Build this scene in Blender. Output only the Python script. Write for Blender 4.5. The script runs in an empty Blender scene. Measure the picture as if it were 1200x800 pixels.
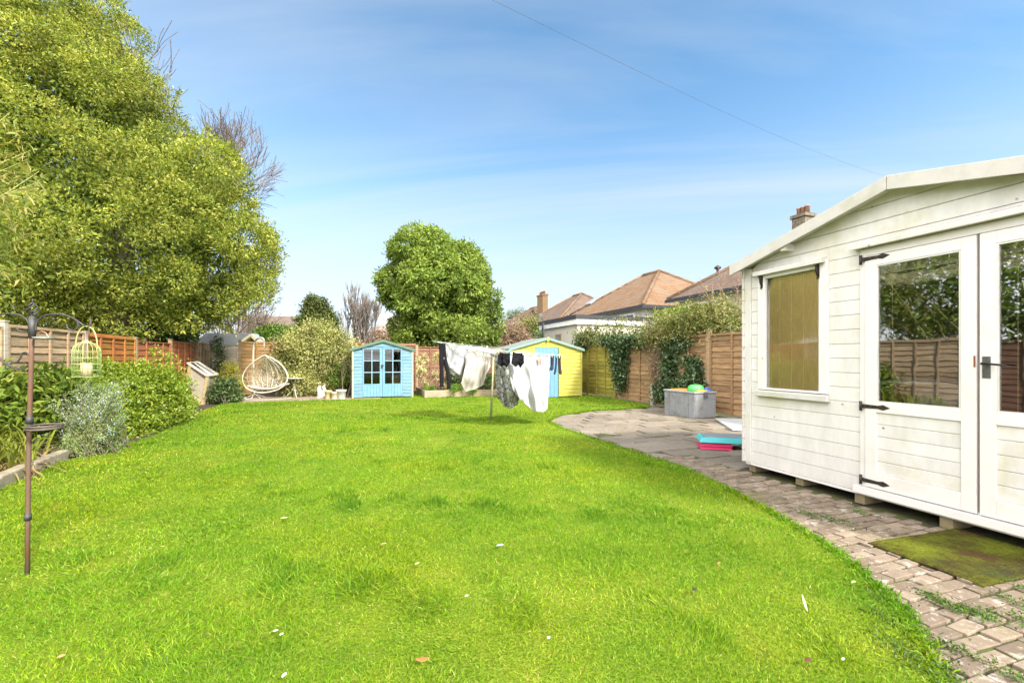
import bpy, math, random
import numpy as np
from mathutils import Vector, Matrix
R = math.radians
rng = np.random.default_rng(7)
random.seed(7)
scene = bpy.context.scene
COL = scene.collection
PI = math.pi

# ------------------------------------------------------------------ camera geometry (1200 x 800 photograph)
H = 1.25; F = 520.0; A = R(18.9); HOR = 420.0
sA, cA = math.sin(A), math.cos(A)
def ray(px, py):
    x = (px - 600.0) / F; y = (HOR - py) / F
    return np.array([x * cA + sA, cA - x * sA, y])
def D(px, py, d):            # point at depth d
    r = ray(px, py) * d; r[2] += H; return r
def G(px, py, z=0.0):        # point on the ground
    r = ray(px, py); return D(px, py, (z - H) / r[2])
def PU(px, py, u):           # point on plane x = u
    return D(px, py, u / ray(px, py)[0])
def PV(px, py, v):           # point on plane y = v
    return D(px, py, v / ray(px, py)[1])

# ------------------------------------------------------------------ object helpers
def tag(o, label=None, cat=None, group=None, kind=None):
    if label: o['label'] = label
    if cat: o['category'] = cat
    if group: o['group'] = group
    if kind: o['kind'] = kind
    return o
def thing(name, loc, label, cat, group=None):
    o = bpy.data.objects.new(name, None); COL.objects.link(o)
    o.location = [float(c) for c in loc]; o.empty_display_size = 0.2
    return tag(o, label, cat, group)
def wloc(o):
    v = Vector((0, 0, 0))
    while o is not None:
        v += o.location; o = o.parent
    return v
def link(name, me, m, parent=None, origin=None):
    o = bpy.data.objects.new(name, me); COL.objects.link(o)
    if m: me.materials.append(m)
    if parent is not None:
        o.parent = parent; off = wloc(parent)
    elif origin is not None:
        o.location = [float(c) for c in origin]; off = Vector(o.location)
    else: off = Vector((0, 0, 0))
    if off.length > 0:
        me.transform(Matrix.Translation(-off))
    return o
def np_mesh(name, verts, faces, tint=None, smooth=False):
    """verts (N,3), faces (M,k) all of one size k"""
    verts = np.asarray(verts, dtype=np.float32); faces = np.asarray(faces, dtype=np.int32)
    me = bpy.data.meshes.new(name)
    me.vertices.add(len(verts)); me.vertices.foreach_set('co', verts.ravel())
    k = faces.shape[1]; m = len(faces)
    me.loops.add(m * k); me.loops.foreach_set('vertex_index', faces.ravel())
    me.polygons.add(m); me.polygons.foreach_set('loop_start', np.arange(0, m * k, k, dtype=np.int32))
    if smooth: me.polygons.foreach_set('use_smooth', np.ones(m, dtype=bool))
    if tint is not None:
        a = me.attributes.new('tint', 'FLOAT', 'POINT'); a.data.foreach_set('value', np.asarray(tint, dtype=np.float32))
    me.update(calc_edges=True); me.validate()
    return me

class MB:
    """collects shapes into one mesh"""
    def __init__(s): s.v = []; s.f = []; s.sm = []; s.t = []
    def add(s, vs, fs, smooth=False, tint=0.5):
        b = len(s.v); s.v += [tuple(float(c) for c in p) for p in vs]
        s.f += [tuple(b + i for i in f) for f in fs]; s.sm += [smooth] * len(fs); s.t += [tint] * len(vs)
        return s
    def hexa(s, p, tint=0.5):   # 8 corners: bottom 0-3 ccw, top 4-7
        return s.add(p, [(3, 2, 1, 0), (4, 5, 6, 7), (0, 1, 5, 4), (1, 2, 6, 5), (2, 3, 7, 6), (3, 0, 4, 7)], tint=tint)
    def box(s, x0, x1, y0, y1, z0, z1, tint=0.5):
        x0, x1 = min(x0, x1), max(x0, x1); y0, y1 = min(y0, y1), max(y0, y1); z0, z1 = min(z0, z1), max(z0, z1)
        return s.hexa([(x0, y0, z0), (x1, y0, z0), (x1, y1, z0), (x0, y1, z0), (x0, y0, z1), (x1, y0, z1), (x1, y1, z1), (x0, y1, z1)], tint)
    def obox(s, c, ax, ay, az, tint=0.5):   # centre and half-axis vectors
        c, ax, ay, az = map(np.asarray, (c, ax, ay, az))
        p = [c - ax - ay - az, c + ax - ay - az, c + ax + ay - az, c - ax + ay - az, c - ax - ay + az, c + ax - ay + az, c + ax + ay + az, c - ax + ay + az]
        return s.hexa(p, tint)
    def bar(s, a, b, w, h, up=(0, 0, 1), tint=0.5):
        a = np.asarray(a, float); b = np.asarray(b, float); d = b - a; L = np.linalg.norm(d); d /= L
        up = np.asarray(up, float); sd = np.cross(d, up); n = np.linalg.norm(sd)
        if n < 1e-4: sd = np.cross(d, (1, 0, 0)); n = np.linalg.norm(sd)
        sd /= n; u2 = np.cross(sd, d)
        return s.obox((a + b) / 2, d * L / 2, sd * w / 2, u2 * h / 2, tint)
    def tube(s, pts, r, n=8, cap=True, tint=0.5):
        pts = [np.asarray(p, float) for p in pts]; m = len(pts)
        rs = r if hasattr(r, '__len__') else [r] * m
        vs = []; ref = None
        for i, p in enumerate(pts):
            d = pts[min(i + 1, m - 1)] - pts[max(i - 1, 0)]; L = np.linalg.norm(d); d = d / L if L > 1e-9 else np.array([0, 0, 1.0])
            if ref is None:
                ref = np.cross(d, (0.3, 0.5, 0.8)) if abs(d[2]) < 0.9 else np.cross(d, (1, 0.2, 0))
            ref = ref - d * ref.dot(d); ref = ref / (np.linalg.norm(ref) + 1e-9); o = np.cross(d, ref)
            for k in range(n):
                a = 2 * PI * k / n; vs.append(p + (ref * math.cos(a) + o * math.sin(a)) * rs[i])
        fs = [(i * n + k, i * n + (k + 1) % n, (i + 1) * n + (k + 1) % n, (i + 1) * n + k) for i in range(m - 1) for k in range(n)]
        if cap: fs += [tuple(range(n - 1, -1, -1)), tuple((m - 1) * n + k for k in range(n))]
        return s.add(vs, fs, True, tint)
    def lathe(s, prof, c, n=24, axis=None):
        c = np.asarray(c, float); vs = []; m = len(prof)
        for r, z in prof:
            for k in range(n):
                a = 2 * PI * k / n; vs.append(c + np.array([max(r, 1e-4) * math.cos(a), max(r, 1e-4) * math.sin(a), z]))
        fs = [(i * n + k, i * n + (k + 1) % n, (i + 1) * n + (k + 1) % n, (i + 1) * n + k) for i in range(m - 1) for k in range(n)]
        return s.add(vs, fs, True)
    def ball(s, c, r, nu=14, nv=8, rot=None):
        c = np.asarray(c, float); r = np.asarray(r if hasattr(r, '__len__') else (r, r, r), float); vs = []
        for i in range(nv + 1):
            t = PI * i / nv
            for k in range(nu):
                a = 2 * PI * k / nu; q = np.array([math.sin(t) * math.cos(a), math.sin(t) * math.sin(a), math.cos(t)]) * r
                if rot is not None: q = np.array(rot @ Vector(q))
                vs.append(c + q)
        fs = [(i * nu + k, (i + 1) * nu + k, (i + 1) * nu + (k + 1) % nu, i * nu + (k + 1) % nu) for i in range(nv) for k in range(nu)]
        return s.add(vs, fs, True)
    def prism(s, poly, vec, tint=0.5):
        poly = [np.asarray(p, float) for p in poly]; vec = np.asarray(vec, float); n = len(poly)
        return s.add(poly + [p + vec for p in poly], [tuple(range(n - 1, -1, -1)), tuple(range(n, 2 * n))] + [(i, (i + 1) % n, n + (i + 1) % n, n + i) for i in range(n)], tint=tint)
    def build(s, name, m, parent=None, origin=None, bevel=0.0, tint=False):
        me = bpy.data.meshes.new(name); me.from_pydata(s.v, [], s.f); me.update()
        me.polygons.foreach_set('use_smooth', s.sm)
        if tint:
            a = me.attributes.new('tint', 'FLOAT', 'POINT'); a.data.foreach_set('value', s.t)
        o = link(name, me, m, parent, origin)
        if bevel > 0:
            b = o.modifiers.new('bevel', 'BEVEL'); b.width = bevel; b.segments = 2; b.limit_method = 'ANGLE'; b.angle_limit = R(40)
        return o
def part(name, m, parent, fn, bevel=0.0, tint=False):
    mb = MB(); fn(mb); return mb.build(name, m, parent, bevel=bevel, tint=tint)

# ------------------------------------------------------------------ materials
class NT:
    def __init__(s, name):
        s.m = bpy.data.materials.new(name); s.m.use_nodes = True; s.t = s.m.node_tree; s.t.nodes.clear()
        s.out = s.n('ShaderNodeOutputMaterial'); s.pos = None
    def n(s, kind, **kw):
        x = s.t.nodes.new(kind)
        for k, v in kw.items(): setattr(x, k, v)
        return x
    def l(s, a, b): s.t.links.new(a, b)
    def position(s, scale=(1, 1, 1)):
        if s.pos is None: s.pos = s.n('ShaderNodeNewGeometry').outputs['Position']
        mp = s.n('ShaderNodeMapping'); mp.inputs['Scale'].default_value = scale; s.l(s.pos, mp.inputs['Vector']); return mp.outputs[0]
    def noise(s, scale, detail=4, rough=0.6, stretch=(1, 1, 1), dist=0.0):
        x = s.n('ShaderNodeTexNoise'); x.inputs['Scale'].default_value = scale; x.inputs['Detail'].default_value = detail
        x.inputs['Roughness'].default_value = rough; x.inputs['Distortion'].default_value = dist
        s.l(s.position(stretch), x.inputs['Vector']); return x.outputs['Fac']
    def attr(s, name='tint'):
        x = s.n('ShaderNodeAttribute', attribute_name=name); return x.outputs['Fac']
    def ramp(s, fac, stops):
        x = s.n('ShaderNodeValToRGB'); e = x.color_ramp.elements
        while len(e) < len(stops): e.new(0.5)
        for q, (p, c) in zip(e, stops): q.position = p; q.color = (c[0], c[1], c[2], 1)
        s.l(fac, x.inputs[0]); return x.outputs[0]
    def mr(s, fac, a, b, c=0.0, d=1.0):
        x = s.n('ShaderNodeMapRange'); 
        for i, v in zip((1, 2, 3, 4), (a, b, c, d)): x.inputs[i].default_value = v
        s.l(fac, x.inputs[0]); return x.outputs[0]
    def mix(s, fac, a, b, mode='MIX'):
        x = s.n('ShaderNodeMix', data_type='RGBA', blend_type=mode)
        for i, q in ((0, fac), (6, a), (7, b)):
            if isinstance(q, (int, float)): x.inputs[i].default_value = q
            elif isinstance(q, tuple): x.inputs[i].default_value = (q[0], q[1], q[2], 1)
            else: s.l(q, x.inputs[i])
        return x.outputs[2]
    def math(s, op, a, b=0.0):
        x = s.n('ShaderNodeMath', operation=op)
        for i, q in ((0, a), (1, b)):
            if isinstance(q, (int, float)): x.inputs[i].default_value = q
            else: s.l(q, x.inputs[i])
        return x.outputs[0]
    def bsdf(s, col, rough=0.7, bump=None, bump_str=0.3, bump_dist=0.01, metal=0.0, spec=0.5, finish=True):
        p = s.n('ShaderNodeBsdfPrincipled')
        if isinstance(col, tuple): p.inputs['Base Color'].default_value = (*col[:3], 1)
        else: s.l(col, p.inputs['Base Color'])
        if isinstance(rough, (int, float)): p.inputs['Roughness'].default_value = rough
        else: s.l(rough, p.inputs['Roughness'])
        p.inputs['Metallic'].default_value = metal; p.inputs['Specular IOR Level'].default_value = spec
        if bump is not None:
            b = s.n('ShaderNodeBump'); b.inputs['Strength'].default_value = bump_str; b.inputs['Distance'].default_value = bump_dist
            s.l(bump, b.inputs['Height']); s.l(b.outputs[0], p.inputs['Normal'])
        if finish: s.l(p.outputs[0], s.out.inputs[0])
        return p
def sc(c, k): return (c[0] * k, c[1] * k, c[2] * k)
def simple(name, c, rough=0.6, var=0.2, scale=6, bump=0.15, c2=None, stretch=(1, 1, 1), metal=0.0, spec=0.4, tint=0.0, dirt=None, dirt_scale=3.0, dirt_amt=0.6, dist=0.006, spots=None):
    t = NT(name)
    nz = t.noise(scale, 5, 0.65, stretch)
    col = t.ramp(nz, [(0.3, sc(c, 1 - var)), (0.7, c2 if c2 else sc(c, 1 + var))])
    if tint > 0:
        k = t.mr(t.attr(), 0, 1, 1 - tint, 1 + tint)
        g = t.n('ShaderNodeCombineColor'); [t.l(k, g.inputs[i]) for i in range(3)]
        col = t.mix(1.0, col, g.outputs[0], 'MULTIPLY')
    if dirt:
        d = t.mr(t.noise(dirt_scale, 6, 0.7), 0.5, 0.72, 0, dirt_amt)
        col = t.mix(d, col, dirt)
    if spots:
        vo = t.n('ShaderNodeTexVoronoi'); vo.inputs['Scale'].default_value = spots; t.l(t.position(), vo.inputs['Vector'])
        col = t.mix(t.mr(vo.outputs['Distance'], 0.03, 0.055, 0.75, 0), col, (0.16, 0.10, 0.06))
        col = t.mix(t.mr(t.noise(11, 6, 0.8, (1, 1, 2.5)), 0.64, 0.70, 0, 0.55), col, sc(c, 0.55))
    t.bsdf(col, rough, t.noise(scale * 5, 4, 0.6, stretch) if bump else None, bump, dist, metal, spec)
    return t.m
def leafmat(name, stops, trans=0.35, rough=0.5, spec=0.35, patch=0.35, patch_scale=1.2):
    t = NT(name)
    col = t.ramp(t.attr(), stops)
    nz = t.mr(t.noise(patch_scale, 3), 0.3, 0.7, 1 - patch, 1 + patch)
    g = t.n('ShaderNodeCombineColor'); [t.l(nz, g.inputs[i]) for i in range(3)]
    col = t.mix(1.0, col, g.outputs[0], 'MULTIPLY')
    p = t.bsdf(col, rough, spec=spec, finish=False)
    tr = t.n('ShaderNodeBsdfTranslucent'); t.l(t.mix(1.0, col, (1.15, 1.1, 0.55), 'MULTIPLY'), tr.inputs[0])
    mx = t.n('ShaderNodeMixShader'); mx.inputs[0].default_value = trans
    t.l(p.outputs[0], mx.inputs[1]); t.l(tr.outputs[0], mx.inputs[2]); t.l(mx.outputs[0], t.out.inputs[0])
    return t.m

# ------------------------------------------------------------------ foliage
def norm(a): return a / (np.linalg.norm(a, axis=1, keepdims=True) + 1e-9)
def rand_unit(n, g): return norm(g.normal(size=(n, 3)))
def leaves(c, d, nrm, L, W, fold=0.12, droop=0.0):
    d = norm(d); side = norm(np.cross(d, nrm)); up = np.cross(side, d)
    L = L[:, None]; W = W[:, None]
    v0 = c; v2 = c + d * L - up * L * droop
    mid = c + d * L * 0.48 + up * L * fold
    v1 = mid + side * W * 0.5; v3 = mid - side * W * 0.5
    return np.stack([v0, v1, v2, v3], 1).reshape(-1, 3)
def leaf_mesh(name, V, tint):
    n = len(V) // 4
    return np_mesh(name, V, np.arange(n * 4).reshape(n, 4), np.repeat(tint, 4))
def crown_pts(ells, n, g, lump=0.13, keep=0.80, zmin=None):
    E = np.array(ells, float)      # cx cy cz rx ry rz
    area = (E[:, 3] * E[:, 4] + E[:, 3] * E[:, 5] + E[:, 4] * E[:, 5])
    k = g.choice(len(E), size=n * 4, p=area / area.sum())
    d = rand_unit(n * 4, g)
    ph = k * 1.7
    bump = 1 + lump * (np.sin(d[:, 0] * 5 + ph) * np.sin(d[:, 1] * 6 + 1 + ph) + 0.8 * np.sin(d[:, 2] * 7 + d[:, 0] * 4 + ph * 2) + 0.5 * np.sin(d[:, 0] * 13 + d[:, 2] * 11 + ph))
    rf = bump * (1 - np.abs(g.normal(size=n * 4)) * 0.10) + (g.uniform(size=n * 4) < 0.07) * g.uniform(0.02, 0.12, n * 4)
    p = E[k, :3] + d * rf[:, None] * E[k, 3:6]
    ok = np.ones(n * 4, bool)
    for j in range(len(E)):
        q = np.linalg.norm((p - E[j, :3]) / E[j, 3:6], axis=1)
        ok &= (q > keep) | (k == j)
    if zmin is not None: ok &= p[:, 2] > zmin
    p = p[ok][:n]; o = norm(d[ok][:n] / E[k[ok][:n], 3:6])
    return p, o
def foliage(name, m, parent, ells, n, per, L, W, seed, fill=None, cr=0.16, lump=0.13, keep=0.8, inner=0.4, zmin=None, up=0.3, fold=0.12, droop=0.1, spread=0.9, wide=None, origin=None):
    g = np.random.default_rng(seed)
    p, o = crown_pts(ells, n, g, lump, keep, zmin)
    n = len(p)
    ct = g.uniform(0, 1, n)
    P = np.repeat(p, per, 0); O = np.repeat(o, per, 0); T = np.repeat(ct, per)
    N = len(P)
    P = P + g.normal(size=(N, 3)) * cr * np.array([1, 1, 0.8])
    dd = O * 0.7 + rand_unit(N, g) * spread + np.array([0, 0, 0.15])
    nn = O * 0.5 + rand_unit(N, g) * 0.8 + np.array([0, 0, up])
    Ls = L * g.uniform(0.65, 1.25, N); Ws = W * g.uniform(0.7, 1.2, N)
    V = leaves(P, dd, nn, Ls, Ws, fold, droop)
    T = np.clip(0.5 * T + 0.5 * g.uniform(0, 1, N), 0, 1)
    if inner > 0:     # a coarser inner shell of bigger leaves fills the depth of the crown
        E = np.array(fill if fill else ells, float); ni = int(N * inner * 0.45)
        k = g.choice(len(E), size=ni, p=(E[:, 3] * E[:, 4] * E[:, 5]) / (E[:, 3] * E[:, 4] * E[:, 5]).sum())
        d = rand_unit(ni, g); q = E[k, :3] + d * E[k, 3:6] * g.uniform(0.5, 0.92, ni)[:, None]
        if zmin is not None: q = q[q[:, 2] > zmin]; ni = len(q)
        V2 = leaves(q, rand_unit(ni, g), rand_unit(ni, g), L * 1.35 * g.uniform(0.7, 1.3, ni), W * 1.5 * g.uniform(0.7, 1.3, ni), 0.1, 0.1)
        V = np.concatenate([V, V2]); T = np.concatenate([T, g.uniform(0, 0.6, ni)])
    me = leaf_mesh(name, V, T)
    return link(name, me, m, parent, origin)
def EL(px, py, d, rx, ry, rd=None):   # ellipsoid from its place and size at a depth
    p = D(px, py, d); k = d / F; rd = rd if rd else rx * k
    r = rx * k / math.sqrt(1 + ((px - 600) / F) ** 2)     # a round form spreads towards the edge of a wide view
    return (p[0], p[1], p[2], (r + rd) / 2, (r + rd) / 2, ry * k)

def clumps(ells, k, r0, r1, seed, sink=0.25, flat=0.85, zmin=None):
    # many smaller leaf masses sitting on the big shapes of a crown
    g = np.random.default_rng(seed); p, o = crown_pts(ells, k, g, 0.06, 0.9, zmin); r = g.uniform(r0, r1, len(p))
    return [(*(p[i] - o[i] * r[i] * sink), r[i], r[i], r[i] * flat) for i in range(len(p))]
def branch_tree(mb, p, d, L, r, lev, g, spread=0.5, up=0.15, kids=3, shrink=0.68, wob=0.12, ends=None, rmin=0.0):
    n = 4; pts = [np.array(p, float)]; dd = np.array(d, float); dd /= np.linalg.norm(dd)
    for i in range(n):
        dd = dd + g.normal(size=3) * wob + np.array([0, 0, up * 0.25]); dd /= np.linalg.norm(dd)
        pts.append(pts[-1] + dd * L / n)
    mb.tube(pts, [max(rmin, r * (1 - 0.45 * i / n)) for i in range(n + 1)], 6 if r > 0.03 else 4 if r > 0.012 else 3, cap=False)
    if lev == 0:
        if ends is not None: ends.append((pts[-1], dd))
        return
    for k in range(kids):
        t = g.uniform(0.45, 1.0) if k else 1.0
        i = min(n - 1, int(t * n)); q = pts[i] + (pts[i + 1] - pts[i]) * min(1, t * n - i)
        nd = dd + rand_unit(1, g)[0] * spread + np.array([0, 0, up])
        branch_tree(mb, q, nd, L * shrink * g.uniform(0.8, 1.15), r * 0.55, lev - 1, g, spread, up, kids, shrink, wob, ends, rmin)

# materials for plants and wood
bark = simple('bark', (0.11, 0.085, 0.06), 0.9, 0.35, 14, 0.5, stretch=(1, 1, 0.3), dist=0.02)
bark_grey = simple('bark_grey', (0.17, 0.14, 0.115), 0.9, 0.3, 10, 0.3)
twig = simple('twig_bark', (0.15, 0.11, 0.08), 0.9, 0.3, 10, 0)
soil = simple('soil', (0.075, 0.052, 0.034), 0.95, 0.4, 9, 0.8, dist=0.03)

# ------------------------------------------------------------------ world, sun, camera
w = bpy.data.worlds.new('World'); scene.world = w; w.use_nodes = True
nt = w.node_tree; nt.nodes.clear()
SUN_EL = R(40); SUN_AZ = math.atan2(0.45, -0.89)       # direction to the sun: behind the camera, to the right
sx, sy = math.sin(SUN_AZ), math.cos(SUN_AZ)
wo = nt.nodes.new('ShaderNodeOutputWorld'); bg = nt.nodes.new('ShaderNodeBackground'); bg.inputs[1].default_value = 0.088
sky = nt.nodes.new('ShaderNodeTexSky'); sky.sky_type = 'NISHITA'; sky.sun_disc = False
sky.sun_elevation = SUN_EL; sky.sun_rotation = SUN_AZ; sky.air_density = 1.0; sky.dust_density = 0.0; sky.ozone_density = 3.0
tc = nt.nodes.new('ShaderNodeTexCoord'); sep = nt.nodes.new('ShaderNodeSeparateXYZ'); nt.links.new(tc.outputs['Generated'], sep.inputs[0])
def wmath(op, a, b):
    x = nt.nodes.new('ShaderNodeMath'); x.operation = op
    for i, q in ((0, a), (1, b)):
        if isinstance(q, (int, float)): x.inputs[i].default_value = q
        else: nt.links.new(q, x.inputs[i])
    return x.outputs[0]
zz = wmath('ADD', wmath('MAXIMUM', sep.outputs[2], 0.0), 0.12)
cx_ = wmath('DIVIDE', sep.outputs[0], zz); cy_ = wmath('DIVIDE', sep.outputs[1], zz)
cmb = nt.nodes.new('ShaderNodeCombineXYZ'); nt.links.new(cx_, cmb.inputs[0]); nt.links.new(cy_, cmb.inputs[1])
mp = nt.nodes.new('ShaderNodeMapping'); mp.inputs['Scale'].default_value = (0.26, 1.3, 1); mp.inputs['Location'].default_value = (0.35, 0.1, 0)
mp0 = nt.nodes.new('ShaderNodeMapping'); mp0.inputs['Rotation'].default_value = (0, 0, R(30)); nt.links.new(cmb.outputs[0], mp0.inputs[0]); nt.links.new(mp0.outputs[0], mp.inputs[0])
cn = nt.nodes.new('ShaderNodeTexNoise'); cn.inputs['Scale'].default_value = 1.0; cn.inputs['Detail'].default_value = 7; cn.inputs['Roughness'].default_value = 0.55; cn.inputs['Distortion'].default_value = 0.6
nt.links.new(mp.outputs[0], cn.inputs['Vector'])
mrn = nt.nodes.new('ShaderNodeMapRange'); mrn.inputs[1].default_value = 0.44; mrn.inputs[2].default_value = 0.78; mrn.inputs[3].default_value = 0.0; mrn.inputs[4].default_value = 0.70
nt.links.new(cn.outputs['Fac'], mrn.inputs[0])
hs = nt.nodes.new('ShaderNodeHueSaturation'); hs.inputs['Saturation'].default_value = 1.06; hs.inputs['Hue'].default_value = 0.488; hs.inputs['Value'].default_value = 1.06; nt.links.new(sky.outputs[0], hs.inputs['Color'])
mxw = nt.nodes.new('ShaderNodeMix'); mxw.data_type = 'RGBA'; nt.links.new(mrn.outputs[0], mxw.inputs[0]); 
hz = nt.nodes.new('ShaderNodeMapRange'); hz.interpolation_type = 'SMOOTHSTEP'; hz.inputs[1].default_value = 0.50; hz.inputs[2].default_value = 0.0; hz.inputs[3].default_value = 0.0; hz.inputs[4].default_value = 0.85; nt.links.new(sep.outputs[2], hz.inputs[0])
mxh = nt.nodes.new('ShaderNodeMix'); mxh.data_type = 'RGBA'; nt.links.new(hz.outputs[0], mxh.inputs[0]); nt.links.new(hs.outputs[0], mxh.inputs[6]); mxh.inputs[7].default_value = (3.25, 3.35, 3.55, 1)
nt.links.new(mxh.outputs[2], mxw.inputs[6])
mxw.inputs[7].default_value = (3.5, 3.65, 3.8, 1)
# unseen broken cloud bank added behind the camera as fill light for shaded faces
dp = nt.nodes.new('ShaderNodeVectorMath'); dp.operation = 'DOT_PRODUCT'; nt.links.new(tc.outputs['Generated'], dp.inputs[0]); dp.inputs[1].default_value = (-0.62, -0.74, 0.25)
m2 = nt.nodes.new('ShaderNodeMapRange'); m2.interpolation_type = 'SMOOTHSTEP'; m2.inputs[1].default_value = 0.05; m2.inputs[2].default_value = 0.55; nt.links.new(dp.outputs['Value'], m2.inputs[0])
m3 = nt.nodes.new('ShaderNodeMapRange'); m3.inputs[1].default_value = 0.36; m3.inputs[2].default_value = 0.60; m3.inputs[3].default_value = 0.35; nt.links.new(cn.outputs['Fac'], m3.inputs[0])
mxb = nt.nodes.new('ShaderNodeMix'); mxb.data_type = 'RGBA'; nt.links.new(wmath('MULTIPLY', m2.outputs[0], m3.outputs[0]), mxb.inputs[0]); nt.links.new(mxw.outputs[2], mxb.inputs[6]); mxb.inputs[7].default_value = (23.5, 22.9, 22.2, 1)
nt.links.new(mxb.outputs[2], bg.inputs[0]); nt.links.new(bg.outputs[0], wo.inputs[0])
sun = bpy.data.lights.new('sun', 'SUN'); sun.energy = 2.8; sun.angle = R(8); sun.color = (1.0, 0.95, 0.86)
so = bpy.data.objects.new('sun', sun); COL.objects.link(so)
sd = Vector((sx * math.cos(SUN_EL), sy * math.cos(SUN_EL), math.sin(SUN_EL)))
so.rotation_euler = sd.to_track_quat('Z', 'Y').to_euler(); so.location = sd * 60
cam = bpy.data.cameras.new('camera'); co = bpy.data.objects.new('camera', cam); COL.objects.link(co)
co.location = (0, 0, H); co.rotation_euler = (R(90), 0, -A)
cam.sensor_width = 36; cam.lens = 36 * F / 1200; cam.shift_y = 20 / 1200; cam.clip_end = 3000; cam.clip_start = 0.05
scene.camera = co
vs = scene.view_settings; vs.view_transform = 'Standard'; vs.look = 'None'; vs.gamma = 1; vs.use_curve_mapping = False; vs.exposure = 1.60
# ------------------------------------------------------------------ ground, lawn, paths
def ground_mat():
    t = NT('ground_earth'); col = t.ramp(t.noise(1.3, 6), [(0.35, (0.06, 0.05, 0.03)), (0.6, (0.05, 0.075, 0.022))])
    t.bsdf(col, 0.95, t.noise(20), 0.4); return t.m
mb = MB(); mb.add([(-900, -400, -0.05), (900, -400, -0.05), (900, 1500, -0.05), (-900, 1500, -0.05)], [(0, 1, 2, 3)])
tag(mb.build('ground', ground_mat()), kind='structure')

edge = [(1100, 800), (1085, 757), (1052, 712), (1005, 668), (958, 634), (905, 603), (850, 573), (800, 549), (745, 531), (690, 513), (655, 501), (642, 494), (656, 487), (690, 482), (762, 477.5)]
lawn_poly = [(2.16, -2.5), (2.15, 0.2)] + [tuple(G(*p)[:2]) for p in edge] + [(7.40, 10.3), (7.40, 16.4), (-1.2, 16.4)]
lawn_poly += [tuple(G(*p)[:2]) for p in [(412, 468), (380, 468.6), (292, 470.5), (262, 474), (240, 480), (226, 490), (178, 512), (130, 526), (78, 541), (0, 574)]] + [(-3.15, 4.0), (-3.1, 1.0), (-3.1, -2.5)]
LP = np.array(lawn_poly)
def inside(P, poly):
    x, y = P[:, 0], P[:, 1]; c = np.zeros(len(P), bool); n = len(poly)
    for i in range(n):
        x1, y1 = poly[i]; x2, y2 = poly[(i + 1) % n]
        if y1 == y2: continue
        k = ((y1 > y) != (y2 > y)) & (x < (x2 - x1) * (y - y1) / (y2 - y1) + x1); c ^= k
    return c
def lawn_mat():
    t = NT('lawn_turf'); col = t.ramp(t.noise(2.2, 6, 0.7), [(0.3, (0.10, 0.16, 0.012)), (0.55, (0.15, 0.20, 0.016)), (0.75, (0.22, 0.22, 0.035))])
    t.bsdf(col, 0.95, t.noise(60, 3), 0.8, 0.03, spec=0.1); return t.m
mb = MB(); mb.prism([(p[0], p[1], -0.045) for p in lawn_poly], (0, 0, 0.06)); tag(mb.build('lawn', lawn_mat()), kind='structure')

def grass_mat():
    t = NT('grass_blades')
    a = t.attr()
    col = t.ramp(a, [(0.0, (0.055, 0.135, 0.005)), (0.45, (0.165, 0.295, 0.007)), (0.85, (0.27, 0.385, 0.014)), (1.0, (0.46, 0.41, 0.12))])  # darkest blade tone deepened to stand in for small shadows between blades
    pt = t.ramp(t.noise(0.55, 5, 0.62), [(0.33, (0.60, 0.84, 0.7)), (0.48, (1.0, 1.08, 1.0)), (0.66, (1.5, 1.2, 0.9))])
    col = t.mix(1.0, col, pt, 'MULTIPLY')
    p = t.bsdf(col, 0.55, spec=0.25, finish=False)
    tr = t.n('ShaderNodeBsdfTranslucent'); t.l(t.mix(1.0, col, (1.2, 1.1, 0.5), 'MULTIPLY'), tr.inputs[0])
    mx = t.n('ShaderNodeMixShader'); mx.inputs[0].default_value = 0.35
    t.l(p.outputs[0], mx.inputs[1]); t.l(tr.outputs[0], mx.inputs[2]); t.l(mx.outputs[0], t.out.inputs[0]); return t.m
def wave(P, f, s):
    g = np.random.default_rng(s); z = np.zeros(len(P))
    for i in range(7):
        k = g.normal(size=2) * f * (0.6 + i * 0.35); z += np.sin(P[:, 0] * k[0] + P[:, 1] * k[1] + g.uniform(0, 6)) / (1 + i * 0.3)
    return z / 3.0
def grass_points(r0, r1, dens, g, poly, amax=66):
    n = int(dens * (r1 * r1 - r0 * r0) * R(amax)); r = np.sqrt(g.uniform(r0 * r0, r1 * r1, n)); a = g.uniform(-R(amax), R(amax), n)
    x = r * np.sin(a + A); y = r * np.cos(a + A); P = np.stack([x, y], 1)
    return P[inside(P, poly)]
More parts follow.
